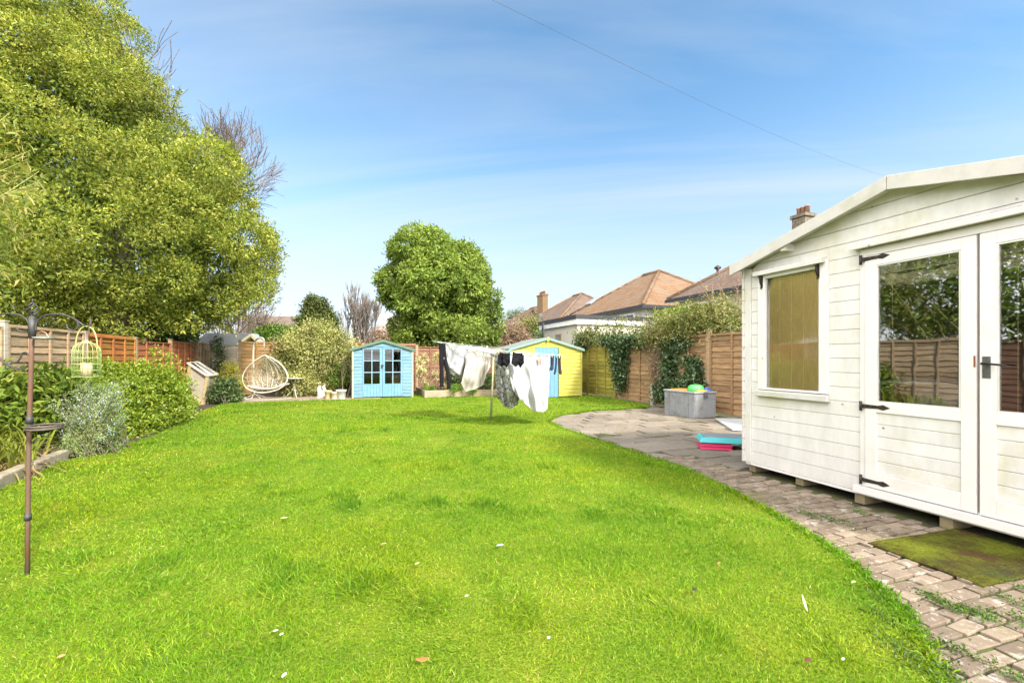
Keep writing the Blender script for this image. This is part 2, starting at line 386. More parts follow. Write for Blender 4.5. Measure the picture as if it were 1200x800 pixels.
def grass():
    g = np.random.default_rng(11); Vs = []; Ts = []
    for r0, r1, dens, wk in ((1.0, 2.3, 21000, 0.0025), (2.3, 3.6, 13500, 0.0033), (3.6, 6.0, 6000, 0.0048), (6.0, 9.5, 2300, 0.0078), (9.5, 19, 800, 0.013)):
        P = grass_points(r0, r1, dens, g, lawn_poly); n = len(P)
        lng = wave(P, 2.2, 3); tuft = np.clip(wave(P, 4.2, 5) - 0.38, 0, 1)
        L = (0.029 + 0.011 * lng + 0.07 * tuft) * g.uniform(0.6, 1.3, n); L = np.clip(L, 0.018, 0.13)
        lean = np.stack([wave(P, 5.0, 8), wave(P, 5.0, 9)], 1) * 0.5
        d = np.stack([g.normal(size=n) * 0.55 + lean[:, 0], g.normal(size=n) * 0.55 + lean[:, 1], g.uniform(0.35, 1.0, n)], 1)
        c = np.concatenate([P, np.full((n, 1), 0.012)], 1)
        V = leaves(c, d, rand_unit(n, g), L, np.full(n, wk) * g.uniform(0.7, 1.3, n), 0.05, 0.25)
        T = np.clip(0.44 + 0.26 * g.normal(size=n) - 0.36 * tuft, 0, 0.9); th = np.clip(wave(P, 1.5, 21) - 0.25, 0, 1); T = np.clip(T + 0.25 * th, 0, 0.9); T[g.uniform(size=n) < 0.010 + 0.16 * th ** 1.5] = 1.0; V = V.reshape(-1, 4, 3); V[:, 1:, 2] = V[:, :1, 2] + (V[:, 1:, 2] - V[:, :1, 2]) * (1 - 0.45 * np.clip(th * 1.6, 0, 1))[:, None]; V = V.reshape(-1, 3)
        Vs.append(V); Ts.append(T)
    # longer untrimmed fringe along the paved edge
    e = np.array([G(*p)[:2] for p in edge]); seg = []
    for i in range(len(e) - 1):
        L = np.linalg.norm(e[i + 1] - e[i]); k = int(L * (900 if i < 6 else 320)); t = g.uniform(0, 1, k)[:, None]
        seg.append(e[i] + (e[i + 1] - e[i]) * t + g.normal(size=(k, 2)) * 0.022)
    P = np.concatenate(seg); n = len(P)
    d = np.stack([g.normal(size=n) * 0.7, g.normal(size=n) * 0.7, g.uniform(0.2, 0.9, n)], 1)
    dist = np.linalg.norm(P, axis=1)
    V = leaves(np.concatenate([P, np.full((n, 1), 0.01)], 1), d, rand_unit(n, g), g.uniform(0.025, 0.06, n), 0.0032 + 0.0012 * dist, 0.05, 0.3)
    Vs.append(V); Ts.append(np.clip(g.normal(size=n) * 0.15 + 0.3, 0, 1))
    me = leaf_mesh('grass', np.concatenate(Vs), np.concatenate(Ts))
    return tag(link('grass', me, grass_mat()), kind='stuff')
grass()

def paver_mat(name, c0, c1, white, moss, wh=0.5):
    t = NT(name)
    col = t.ramp(t.attr(), [(0.0, c0), (1.0, c1)])
    col = t.mix(t.mr(t.noise(14, 5, 0.7), 0.35, 0.75, 0, 0.5), col, sc(c0, 0.6))
    col = t.mix(t.mr(t.noise(26, 5, 0.8), 0.56, 0.68, 0, wh * 0.8), col, white)
    col = t.mix(t.mr(t.noise(7.5, 5, 0.75), 0.56, 0.70, 0, wh * 0.9), col, white)     # lichen and lime bloom
    col = t.mix(t.mr(t.noise(2.1, 6, 0.7), 0.56, 0.74, 0, 0.75), col, moss)
    t.bsdf(col, 0.9, t.noise(70, 4, 0.7), 0.5, 0.004, spec=0.2); return t.m
brick_pave = paver_mat('clay_pavers', (0.145, 0.108, 0.076), (0.265, 0.205, 0.148), (0.46, 0.43, 0.37), (0.13, 0.13, 0.025), 0.85)
slab_pave = paver_mat('patio_slabs', (0.165, 0.136, 0.102), (0.265, 0.222, 0.170), (0.36, 0.33, 0.28), (0.19, 0.165, 0.08), 0.55)
def joint_mat():
    t = NT('mossy_joints'); col = t.ramp(t.noise(3.2, 5, 0.7), [(0.36, (0.045, 0.038, 0.024)), (0.52, (0.06, 0.058, 0.018)), (0.66, (0.085, 0.115, 0.015))])
    t.bsdf(col, 0.98, t.noise(90, 3), 0.8, 0.01); return t.m
def paved(name, m, x0, x1, y0, y1, du, dv, gap, along_v, seed, jit=0.003, shrink=0.03):
    g = np.random.default_rng(seed); mb = MB(); 
    sh = lawn_poly
    row = 0; a = x0 if along_v else y0; A1 = x1 if along_v else y1; sa = du if along_v else dv
    while a < A1:
        sb = dv if along_v else du; b = (y0 if along_v else x0) - (sb / 2 if row % 2 else 0); B1 = y1 if along_v else x1
        while b < B1:
            cx, cy = (a + du / 2, b + dv / 2) if along_v else (b + du / 2, a + dv / 2)
            if not inside(np.array([[cx + shrink, cy]]), sh)[0] and cx < x1 and cy < y1 + 0.1:
                z = g.normal() * jit; tx, ty = g.normal(size=2) * jit * 3; hx, hy = du / 2 - gap / 2, dv / 2 - gap / 2
                jx, jy = g.normal(size=2) * gap * 0.18
                mb.obox((cx + jx, cy + jy, z - 0.025), (hx, g.normal() * 0.003, tx * hx), (g.normal() * 0.003, hy, ty * hy), (0, 0, 0.025), tint=float(np.clip(g.normal() * 0.3 + 0.5, 0, 1)))
            b += sb
        a += sa; row += 1
    o = mb.build(name, m, bevel=0.004, tint=True); return tag(o, kind='structure')
paved('path', brick_pave, 2.0, 4.06, -1.6, 4.72, 0.172, 0.086, 0.013, False, 21, 0.004)
paved('patio', slab_pave, 2.0, 7.46, 4.72, 10.35, 0.46, 0.31, 0.022, False, 22, 0.006)
paved('patio', slab_pave, 4.075, 7.46, 3.93, 4.715, 0.46, 0.27, 0.022, False, 23, 0.005)
mb = MB(); mb.add([(1.9, -2.5, -0.014), (7.5, -2.5, -0.014), (7.5, 10.4, -0.014), (1.9, 10.4, -0.014)], [(0, 1, 2, 3)])
tag(mb.build('paving_bed', joint_mat()), kind='structure')

# weeds creeping over the paved edge
weed = leafmat('weed_leaf', [(0, (0.045, 0.10, 0.012)), (0.6, (0.085, 0.17, 0.02)), (1, (0.16, 0.20, 0.05))], 0.3)
def weeds():
    g = np.random.default_rng(31); pts = []
    for (px, py, rad, k) in [(a_, b_, c_ * 0.85, int(d_ * 2.2)) for a_, b_, c_, d_ in ((1045, 735, 0.11, 240), (1062, 770, 0.11, 260), (1085, 795, 0.10, 240), (1030, 705, 0.08, 120), (1130, 718, 0.07, 90), (1105, 712, 0.05, 60), (1085, 700, 0.05, 60), (1150, 722, 0.06, 60), (1120, 765, 0.05, 60), (1180, 705, 0.06, 50), (1195, 690, 0.05, 40), (975, 612, 0.10, 90), (940, 603, 0.08, 60), (1185, 795, 0.06, 60), (1000, 600, 0.07, 40), (1195, 728, 0.06, 50), (930, 622, 0.07, 60))]:
        c = G(px + 5, py); q = np.stack([g.normal(size=k) * rad * 0.5, g.normal(size=k) * rad * 0.9, np.abs(g.normal(size=k)) * 0.012 + 0.004], 1); pts.append(c + q)
    c = np.concatenate(pts); n = len(c)
    d = rand_unit(n, g) + np.array([0, 0, 0.5]); V = leaves(c, d, rand_unit(n, g) + np.array([0, 0, 1.2]), g.uniform(0.009, 0.020, n), g.uniform(0.006, 0.012, n), 0.08, 0.1)
    tag(link('weeds', leaf_mesh('weeds', V, g.uniform(0, 1, n)), weed), kind='stuff')
weeds()

# soil of the side and back borders
mb = MB(); mb.add([(-4.6, -2.5, -0.02), (-3.05, -2.5, -0.02), (-3.05, 4.4, -0.02), (-2.6, 12, -0.02), (-1.0, 14.4, -0.02), (-1.0, 16.7, -0.02), (-4.6, 16.7, -0.02)], [(0, 1, 2, 3, 4, 5, 6)])
tag(mb.build('border_soil', soil), kind='structure')
# ------------------------------------------------------------------ summerhouse
paint = simple('cream_white_paint', (0.585, 0.56, 0.535), 0.5, 0.05, 5, 0.08, c2=(0.665, 0.64, 0.615), tint=0.07, stretch=(1, 1.6, 0.5), spots=4.2, dirt=(0.46, 0.43, 0.26), dirt_scale=1.9, dirt_amt=0.7, dist=0.003)
paint2 = simple('door_white_paint', (0.67, 0.635, 0.615), 0.42, 0.03, 9, 0.04, spots=3.4, dirt=(0.46, 0.43, 0.34), dirt_scale=4.5, dirt_amt=0.4, dist=0.002)
paint_dirty = simple('weathered_white_paint', (0.50, 0.47, 0.435), 0.6, 0.06, 8, 0.1, dirt=(0.33, 0.33, 0.22), dirt_scale=4.5, dirt_amt=0.5, stretch=(1, 1, 1))
iron = simple('black_iron', (0.035, 0.033, 0.032), 0.55, 0.3, 30, 0.2, c2=(0.08, 0.06, 0.05), metal=0.6)
felt = simple('roof_felt', (0.10, 0.105, 0.10), 0.95, 0.25, 9, 0.4)
mossy_wood = simple('mossy_bearer_wood', (0.20, 0.16, 0.09), 0.9, 0.3, 12, 0.4, dirt=(0.14, 0.16, 0.04), dirt_amt=0.7)
dark_int = simple('interior_wood', (0.30, 0.25, 0.20), 0.8, 0.2, 8, 0)
def glass_mat(name, fac=0.28, tr=0.86):
    t = NT(name); g = t.n('ShaderNodeBsdfGlossy'); g.inputs['Roughness'].default_value = 0.015; g.inputs[0].default_value = (0.95, 0.97, 1, 1)
    b = t.n('ShaderNodeBsdfTransparent'); b.inputs[0].default_value = (tr, tr, tr * 0.98, 1)
    # old panes are never flat: a long faint wave in the reflection
    bp = t.n('ShaderNodeBump'); bp.inputs['Strength'].default_value = 0.04; bp.inputs['Distance'].default_value = 0.02; t.l(t.noise(2.5, 2), bp.inputs['Height']); t.l(bp.outputs[0], g.inputs['Normal'])
    lw = t.n('ShaderNodeFresnel'); lw.inputs[0].default_value = 1.5
    f = t.math('ADD', t.math('MULTIPLY', lw.outputs[0], 1.0), fac - 0.04)
    mx = t.n('ShaderNodeMixShader'); t.l(f, mx.inputs[0]); t.l(b.outputs[0], mx.inputs[1]); t.l(g.outputs[0], mx.inputs[2]); t.l(mx.outputs[0], t.out.inputs[0]); return t.m
glass = glass_mat('window_glass', 0.25)
def bamboo_mat():
    t = NT('bamboo_slats')
    wv = t.n('ShaderNodeTexWave', wave_type='BANDS', bands_direction='Z'); wv.inputs['Scale'].default_value = 38; wv.inputs['Distortion'].default_value = 0.6; t.l(t.position(), wv.inputs[0])
    col = t.ramp(wv.outputs['Fac'], [(0.0, (0.34, 0.23, 0.09)), (0.5, (0.68, 0.48, 0.21))])
    col = t.mix(t.mr(t.noise(6, 4, 0.7, (1, 24, 1.2)), 0.35, 0.65, 0, 0.55), col, (0.20, 0.13, 0.045))
    col = t.mix(t.mr(t.noise(4, 5, 0.6, (1, 1, 12)), 0.3, 0.7, 0, 0.5), col, (0.48, 0.34, 0.13))
    t.bsdf(col, 0.7, wv.outputs['Fac'], 0.5, 0.004); return t.m

UW = 4.10                       # front wall plane
V0, V1 = 0.86, 3.86             # near and far ends
EH, RH, VR = 2.24, 2.64, 2.37   # eave, ridge at the wall; ridge position
sh = thing('summerhouse', (UW, 2.37, 0), 'cream white timber summerhouse with double glazed doors on the brick path', 'summerhouse')
def roof_z(v):
    return RH - (RH - EH) * (VR - v) / (VR - V0) * 1.0 if v < VR else RH - (RH - EH) * (v - VR) / (V1 - VR)
WIN = (2.93, 3.69, 0.87, 2.17)     # outer frame v0 v1 z0 z1
DOOR = (V0 + 0.14, 2.655, 0.17, 2.16)
def wall_front(mb):
    z = 0.10; bh = 0.128; i = 0
    while z < RH:
        z1 = z + bh
        segs = [(V0, V1)]
        for (a, b, c, d) in (WIN, DOOR):
            if z1 > c + 0.005 and z < d - 0.005:
                ns = []
                for s0, s1 in segs:
                    if s0 < a: ns.append((s0, min(a, s1)))
                    if s1 > b: ns.append((max(b, s0), s1))
                segs = ns
        for (a, b, c, d) in (WIN, DOOR):
            if z < d - 0.005 and z1 > d + 0.005: mb.box(UW, UW + 0.028, a, b, d, z1 - 0.002, 0.5)
            if z < c - 0.005 and z1 > c + 0.005: mb.box(UW, UW + 0.028, a, b, z + 0.002, c, 0.5)
        for s0, s1 in segs:
            # clip the boards by the roof slope
            if s1 - s0 < 0.01: continue
            def clipv(vv, side):
                return vv
            zt0 = min(z1, roof_z(s0) + 0.02); zt1 = min(z1, roof_z(s1) + 0.02)
            tn = random.uniform(0.2, 0.8)
            if z1 <= min(roof_z(s0), roof_z(s1)):
                mb.box(UW, UW + 0.028, s0, s1, z + 0.0014, z1 - 0.0014, tn)
            else:
                lo = max(s0, VR - (VR - V0) * (RH - z) / (RH - EH)) if z > EH else s0
                hi = min(s1, VR + (V1 - VR) * (RH - z) / (RH - EH)) if z > EH else s1
                lo1 = max(s0, VR - (VR - V0) * max(RH - z1, 0.0) / (RH - EH)); hi1 = min(s1, VR + (V1 - VR) * max(RH - z1, 0.0) / (RH - EH))
                if z1 <= EH: lo1, hi1 = s0, s1
                hi1 = max(hi1, lo1 + 0.012)
                if hi - lo > 0.02:
                    mb.prism([(UW, lo, z + 0.002), (UW, hi, z + 0.002), (UW, hi1, z1 - 0.002), (UW, lo1, z1 - 0.002)], (0.028, 0, 0), tn)
        z = z1; i += 1
part('front_wall', paint, sh, wall_front, 0.003, True)
# groove behind the boards and the rest of the shell
groove = simple('board_groove', (0.50, 0.48, 0.42), 0.9, 0.2, 8, 0)
def shell(mb):
    d0, d1, z0, z1 = DOOR; w0, w1, y0, y1 = WIN
    X0, X1 = UW + 0.029, UW + 0.05
    mb.box(X0, X1, V0, d0, 0.1, EH); mb.box(X0, X1, d1, w0, 0.1, EH); mb.box(X0, X1, w1, V1, 0.1, EH)
    mb.box(X0, X1, d0, d1, 0.1, z0 - 0.002); mb.box(X0, X1, w0, w1, 0.1, y0); mb.box(X0, X1, w0, w1, y1, EH); mb.box(X0, X1, d0, d1, z1, EH)
    mb.prism([(X0, V0, EH), (X0, V1, EH), (X0, VR, RH - 0.01)], (0.02, 0, 0))
part('wall_backing', groove, sh, shell)
def sides(mb):
    mb.box(UW + 0.05, UW + 2.4, V1 - 0.04, V1 - 0.002, 0.1, EH); mb.box(UW + 0.05, UW + 2.4, V0 + 0.002, V0 + 0.04, 0.1, EH); mb.box(UW + 2.4, UW + 2.44, V0, V1, 0.1, EH)
    mb.prism([(UW + 2.4, V0, EH), (UW + 2.4, V1, EH), (UW + 2.4, VR, RH)], (0.03, 0, 0))
part('side_wall', paint, sh, sides)
part('floor', dark_int, sh, lambda mb: mb.box(UW + 0.03, UW + 2.4, V0 + 0.01, V1 - 0.01, 0.10, 0.13))
def lining(mb):
    mb.box(UW + 2.30, UW + 2.33, V0 + 0.05, V1 - 0.05, 0.131, EH - 0.01); mb.box(UW + 0.06, UW + 2.3, V1 - 0.07, V1 - 0.045, 0.131, EH - 0.01); mb.box(UW + 0.06, UW + 2.3, V0 + 0.045, V0 + 0.07, 0.131, EH - 0.01)
part('lining', dark_int, sh, lining)
OV = 0.15; VE0, VE1 = V0 - 0.13, 3.95
def rz(v): return 2.69 - (2.69 - 2.285) * (v - VR) / (VE1 - VR) if v > VR else 2.69 - 0.225 * (VR - v)
def roof(mb):
    for a, b in ((VR, VE1 - 0.03), (VR, VE0 + 0.03)):
        q = [(UW - OV + 0.02, a, rz(a) - 0.01), (UW - OV + 0.02, b, rz(b) - 0.01), (UW + 2.6, b, rz(b) - 0.01), (UW + 2.6, a, rz(a) - 0.01)]
        mb.prism(q, (0, 0, -0.03))
rf = part('roof', felt, sh, roof)
def barge(mb, a, b):
    mb.prism([(UW - OV, a, rz(a) + 0.012), (UW - OV, b, rz(b) + 0.012), (UW - OV, b, rz(b) - 0.10), (UW - OV, a, rz(a) - 0.10)], (0.022, 0, 0))
part('barge_board', paint_dirty, rf, lambda mb: barge(mb, VR + 0.002, VE1), 0.003)
part('barge_board', paint_dirty, rf, lambda mb: barge(mb, VE0, VR - 0.002), 0.003)
def soffit(mb):
    for a, b in ((VR, VE1 - 0.03), (VR, VE0 + 0.03)):
        mb.prism([(UW - OV + 0.023, a, rz(a) - 0.045), (UW - OV + 0.023, b, rz(b) - 0.045), (UW + 0.03, b, rz(b) - 0.045), (UW + 0.03, a, rz(a) - 0.045)], (0, 0, -0.012))
    for v in (3.3, 1.3): mb.box(UW - OV + 0.023, UW, v - 0.025, v + 0.025, rz(v) - 0.13, rz(v) - 0.06)
part('soffit', paint, rf, soffit)
def corner(mb):     # interlocking log ends at the far corner
    z = 0.10
    while z < EH - 0.02:
        mb.box(UW - 0.035, UW + 0.03, V1 + 0.001, V1 + 0.028, z + 0.003, z + 0.125); z += 0.128
    mb.box(UW - 0.018, UW - 0.001, V1 - 0.075, V1 - 0.0, 0.10, EH)
part('corner_board', paint, sh, corner, 0.003)
def skirt(mb):
    mb.box(UW - 0.006, UW + 0.03, V0, V1, 0.075, 0.098)
    mb.box(UW - 0.045, UW - 0.002, V0, DOOR[1] + 0.04, 0.095, 0.155)
part('threshold', paint2, sh, skirt, 0.003)
for v in (3.80, 3.24, 2.66, 2.06, 1.45):
    part('bearer', mossy_wood, sh, lambda mb, v=v: mb.box(UW + 0.02 if v > 2.7 else UW - 0.01, UW + 2.4, v - 0.04, v + 0.04, -0.004, 0.074), 0.004)
# window with bamboo blind
wn_ = MB(); w0, w1, z0, z1 = WIN
for a, b, c, d in ((w0, w0 + 0.085, z0 + 0.05, z1), (w1 - 0.085, w1, z0 + 0.05, z1), (w0 + 0.085, w1 - 0.085, z1 - 0.07, z1), (w0 + 0.085, w1 - 0.085, z0 + 0.05, z0 + 0.07)):
    wn_.box(UW - 0.022, UW + 0.04, a, b, c, d)
win = wn_.build('window', paint2, sh, bevel=0.004)
part('pane', glass_mat('blind_window_glass', 0.045, 0.97), win, lambda mb: mb.box(UW + 0.012, UW + 0.016, w0 + 0.085, w1 - 0.085, z0 + 0.07, z1 - 0.07))
def blind(mb):
    mb.box(UW + 0.030, UW + 0.034, w0 + 0.088, w1 - 0.088, z0 + 0.072, z1 - 0.075)
part('bamboo_blind', bamboo_mat(), win, blind)
cord = simple('blind_cord', (0.66, 0.56, 0.34), 0.8, 0.1, 9, 0)
part('blind_cord', cord, win, lambda mb: [mb.box(UW + 0.0265, UW + 0.0295, v, v + 0.0025, z0 + 0.075, z1 - 0.08) for v in (3.06, 3.20, 3.33, 3.46, 3.56)])
part('sill', paint, win, lambda mb: mb.hexa([(UW - 0.05, w0 - 0.01, z0 - 0.02), (UW - 0.001, w0 - 0.01, z0 - 0.02), (UW - 0.001, w1 + 0.01, z0 - 0.02), (UW - 0.05, w1 + 0.01, z0 - 0.02), (UW - 0.055, w0 - 0.01, z0 + 0.035), (UW - 0.001, w0 - 0.01, z0 + 0.045), (UW - 0.001, w1 + 0.01, z0 + 0.045), (UW - 0.055, w1 + 0.01, z0 + 0.035)]), 0.004)
part('window_hood', paint, win, lambda mb: mb.hexa([(UW - 0.075, w0 + 0.02, z1 - 0.035), (UW - 0.001, w0 + 0.02, z1 - 0.025), (UW - 0.001, w1 + 0.02, z1 - 0.025), (UW - 0.075, w1 + 0.02, z1 - 0.035), (UW - 0.075, w0 + 0.02, z1 + 0.012), (UW - 0.001, w0 + 0.02, z1 + 0.035), (UW - 0.001, w1 + 0.02, z1 + 0.035), (UW - 0.075, w1 + 0.02, z1 + 0.012)]), 0.004)
def bracket(mb, v):
    mb.box(UW - 0.03, UW - 0.023, v - 0.012, v + 0.012, z1 - 0.16, z1 - 0.037)
    mb.tube([(UW - 0.03, v, z1 - 0.15), (UW - 0.05, v, z1 - 0.10), (UW - 0.055, v, z1 - 0.06), (UW - 0.068, v, z1 - 0.04)], 0.008, 6)
    mb.ball((UW - 0.034, v, z1 - 0.165), 0.011, 8, 6); mb.box(UW - 0.07, UW - 0.024, v - 0.01, v + 0.01, z1 - 0.05, z1 - 0.037)
part('hood_bracket', iron, win, lambda mb: bracket(mb, w1 - 0.055)); part('hood_bracket', iron, win, lambda mb: bracket(mb, w0 + 0.085))
# doors
part('door_hood', paint, sh, lambda mb: mb.hexa([(UW - 0.08, V0, 2.185), (UW - 0.001, V0, 2.195), (UW - 0.001, DOOR[1] + 0.04, 2.195), (UW - 0.08, DOOR[1] + 0.04, 2.185), (UW - 0.08, V0, 2.225), (UW - 0.001, V0, 2.255), (UW - 0.001, DOOR[1] + 0.04, 2.255), (UW - 0.08, DOOR[1] + 0.04, 2.225)]), 0.004)
def dframe(mb):
    mb.box(UW - 0.012, UW + 0.04, DOOR[1] - 0.045, DOOR[1], 0.157, 2.183); mb.box(UW - 0.012, UW + 0.04, V0 + 0.095, V0 + 0.139, 0.157, 2.183)
    mb.box(UW - 0.012, UW + 0.04, V0 + 0.14, DOOR[1] - 0.046, 2.122, 2.183)
part('door_frame', paint2, sh, dframe, 0.003)
def door(va, vb, hinge_far):
    d = MB(); X0, X1 = UW - 0.022, UW + 0.018; st = 0.085; zb, zt = 0.165, 2.116
    d.box(X0, X1, va, va + st, zb, zt); d.box(X0, X1, vb - st, vb, zb, zt)
    d.box(X0, X1, va + st, vb - st, zt - 0.085, zt); d.box(X0, X1, va + st, vb - st, 0.80, 0.885); d.box(X0, X1, va + st, vb - st, zb, zb + 0.125)
    dr = d.build('door', paint2, sh, bevel=0.003)
    def pan(mb):
        z = zb + 0.125
        while z < 0.79:
            z2 = min(z + 0.103, 0.80); mb.box(X0 + 0.014, X1 - 0.004, va + st - 0.005, vb - st + 0.005, z + 0.001, z2 - 0.001, random.uniform(0.2, 0.8)); z = z2
    part('door_panel', paint, dr, pan, 0.004, True)
    part('pane', glass, dr, lambda mb: mb.box(X0 + 0.016, X0 + 0.020, va + st - 0.004, vb - st + 0.004, 0.881, zt - 0.081))
    def bead(mb):
        a, b, c, e = va + st, vb - st, 0.885, zt - 0.085
        for p in ((a, a + 0.012, c, e), (b - 0.012, b, c, e), (a + 0.012, b - 0.012, e - 0.012, e), (a + 0.012, b - 0.012, c, c + 0.012)): mb.box(X0 + 0.004, X0 + 0.015, *p)
    part('glazing_bead', paint, dr, bead)
    # strap hinges
    for z in (0.215, 0.845, 2.095):
        def strap(mb):
            e = vb + 0.03 if hinge_far else va - 0.03; sg = -1 if hinge_far else 1; x = X0 - 0.004
            mb.tube([(X0 - 0.008, e - sg * 0.0, z - 0.04), (X0 - 0.008, e, z + 0.04)], 0.011, 8)
            mb.prism([(x, e, z - 0.018), (x, e + sg * 0.13, z - 0.013), (x, e + sg * 0.17, z - 0.022), (x, e + sg * 0.22, z), (x, e + sg * 0.17, z + 0.022), (x, e + sg * 0.13, z + 0.013), (x, e, z + 0.018)], (0.003, 0, 0))
            for q in (0.03, 0.08, 0.15): mb.ball((x - 0.001, e + sg * q, z), 0.006, 6, 4)
        part('strap_hinge', iron, dr, strap)
    return dr
d1 = door(1.885, 2.608, True); d2 = door(1.125, 1.868, False)
hv = 1.83
part('lock_plate', simple('pewter', (0.13, 0.13, 0.13), 0.5, 0.3, 40, 0.2, metal=0.7), d2, lambda mb: mb.box(UW - 0.028, UW - 0.0225, hv - 0.022, hv + 0.022, 1.115, 1.265), 0.002)
def lever(mb):
    mb.tube([(UW - 0.028, hv, 1.215), (UW - 0.065, hv, 1.215)], 0.009, 8)
    mb.tube([(UW - 0.065, hv + 0.01, 1.215), (UW - 0.07, hv - 0.05, 1.212), (UW - 0.068, hv - 0.10, 1.206), (UW - 0.062, hv - 0.115, 1.205)], [0.009, 0.008, 0.007, 0.006], 8)
part('door_lever', iron, d2, lever)
part('latch_keep', simple('rust', (0.20, 0.07, 0.03), 0.8), d1, lambda mb: mb.box(UW - 0.026, UW - 0.0225, 1.888, 1.898, 1.19, 1.27))
# inside: cream pull-up blinds, their cord, and garden things against the glass
blindcloth = simple('cream_blind_cloth', (0.78, 0.68, 0.52), 0.8, 0.15, 20, 0.2)
def pull_blind(mb, va, vb):
    n = 26
    for k in range(3):
        z = 1.885 + k * 0.028; pts = []
        for i in range(n + 1):
            v = va + (vb - va) * i / n; pts.append((UW + 0.075 + 0.008 * math.sin(i * 1.3 + k), v, z + 0.006 * math.sin(i * 0.7 + k * 2) - 0.02 * math.sin(PI * i / n)))
        mb.tube(pts, 0.019, 8)
    mb.box(UW + 0.065, UW + 0.07, va, vb, 1.96, 2.10)
for va, vb in ((1.95, 2.54), (1.18, 1.80)):
    o = MB(); pull_blind(o, va, vb); o = o.build('pull_blind', blindcloth, origin=(UW + 0.07, va, 1.9))
    tag(o, 'gathered cream pull-up blind behind the ' + ('door glass beside the bamboo-blind window' if va > 1.9 else 'glass of the door with the lever handle'), 'blind')
    c = MB(); c.tube([(UW + 0.06, vb - 0.09, 1.87), (UW + 0.058, vb - 0.092, 1.3), (UW + 0.06, vb - 0.09, 0.80)], 0.004, 6); c.build('pull_cord', cord, o)
tb = thing('folding_table', (UW + 0.55, 2.45, 0.13), 'small white-topped folding table inside the summerhouse behind the glass door', 'table')
wp = simple('white_plastic', (0.8, 0.8, 0.78), 0.4, 0.05, 5, 0)
part('table_top', wp, tb, lambda mb: mb.lathe([(0, 0.0), (0.26, 0.0), (0.27, 0.012), (0.26, 0.026), (0, 0.028)], (UW + 0.36, 2.43, 1.04), 28))
for s in (-1, 1):
    part('leg', iron, tb, lambda mb: mb.bar((UW + 0.36, 2.43 + s * 0.2, 1.04), (UW + 0.36, 2.43 - s * 0.2, 0.135), 0.02, 0.03, (1, 0, 0)))
ch = thing('garden_chair', (UW + 0.45, 2.06, 0.13), 'grey round-backed chair inside the summerhouse beside the white-topped table', 'chair')
gpl = simple('grey_plastic', (0.40, 0.42, 0.43), 0.5, 0.08, 5, 0)
part('backrest', gpl, ch, lambda mb: mb.ball((UW + 0.25, 2.19, 0.88), (0.035, 0.23, 0.18), 24, 14))
part('seat', gpl, ch, lambda mb: mb.box(UW + 0.25, UW + 0.70, 1.98, 2.40, 0.54, 0.57), 0.01)
for x in (0.29, 0.66):
    for v in (2.01, 2.37): part('leg', gpl, ch, lambda mb: mb.tube([(UW + x, v, 0.135), (UW + x, v, 0.54)], 0.015, 8))
# ------------------------------------------------------------------ fences
def fence_mat(name, c, c2, dirt, amt=0.5):
    return simple(name, c, 0.85, 0.3, 5, 0.35, c2=c2, stretch=(0.7, 0.7, 7), tint=0.28, dirt=dirt, dirt_scale=1.6, dirt_amt=amt, dist=0.006)
f_tan = fence_mat('tan_fence_wood', (0.36, 0.235, 0.13), (0.50, 0.35, 0.21), (0.30, 0.17, 0.08))
f_orange = fence_mat('orange_fence_wood', (0.32, 0.105, 0.025), (0.45, 0.17, 0.045), (0.26, 0.20, 0.02), 0.7)
f_red = fence_mat('red_fence_wood', (0.28, 0.085, 0.035), (0.40, 0.14, 0.06), (0.20, 0.10, 0.05))
f_brown = fence_mat('brown_fence_wood', (0.225, 0.125, 0.058), (0.38, 0.235, 0.12), (0.16, 0.10, 0.055))
f_green = fence_mat('green_tinged_fence_wood', (0.24, 0.21, 0.03), (0.34, 0.30, 0.05), (0.26, 0.09, 0.03), 0.5)
f_pale = fence_mat('pale_fence_wood', (0.44, 0.35, 0.25), (0.62, 0.53, 0.42), (0.35, 0.24, 0.15))
f_gold = fence_mat('golden_fence_wood', (0.32, 0.185, 0.065), (0.46, 0.285, 0.115), (0.28, 0.14, 0.05))
f_dark = fence_mat('old_brown_fence_wood', (0.17, 0.075, 0.045), (0.25, 0.12, 0.07), (0.12, 0.08, 0.05))
post_w = fence_mat('fence_post_wood', (0.30, 0.21, 0.12), (0.42, 0.30, 0.18), (0.2, 0.17, 0.06))
def lap_panel(m, parent, a, b, h, nrm, z0=0.06, battens=3, label=None, bh=0.135):
    """lapped boards between two ground points, facing nrm"""
    a = np.array([a[0], a[1], 0.0]); b = np.array([b[0], b[1], 0.0]); n = np.array([nrm[0], nrm[1], 0.0]); d = b - a; L = np.linalg.norm(d); d /= L
    mb = MB(); z = z0; c = (a + b) / 2
    while z < h - 0.05:
        k = random.uniform(-0.010, 0.010); tw = random.uniform(-0.010, 0.010)
        ax = d * L / 2 + np.array([0, 0, tw]); az = np.array([0, 0, bh / 2 + 0.01]) - n * 0.011
        mb.obox(c + n * 0.0 + np.array([0, 0, z + bh / 2 + k]), ax, n * 0.005, az, tint=random.uniform(0.1, 0.9)); z += bh - 0.012
    o = mb.build('panel', m, parent, tint=True)
    if label: o['label'] = label
    mb = MB()
    for i in range(battens + 2):
        t = (i + 0.0) / (battens + 1); t = min(max(t, 0.012), 0.988); p = a + d * L * t + n * 0.030
        mb.obox(p + np.array([0, 0, (h + z0) / 2]), d * 0.020, n * 0.012, (0, 0, (h - z0) / 2), tint=random.uniform(0.3, 0.8))
    mb.obox(c + n * 0.006 + np.array([0, 0, h + 0.012]), d * L / 2, n * 0.034, (0, 0, 0.011), tint=0.6)
    mb.build('batten', m, o, tint=True)
    return o
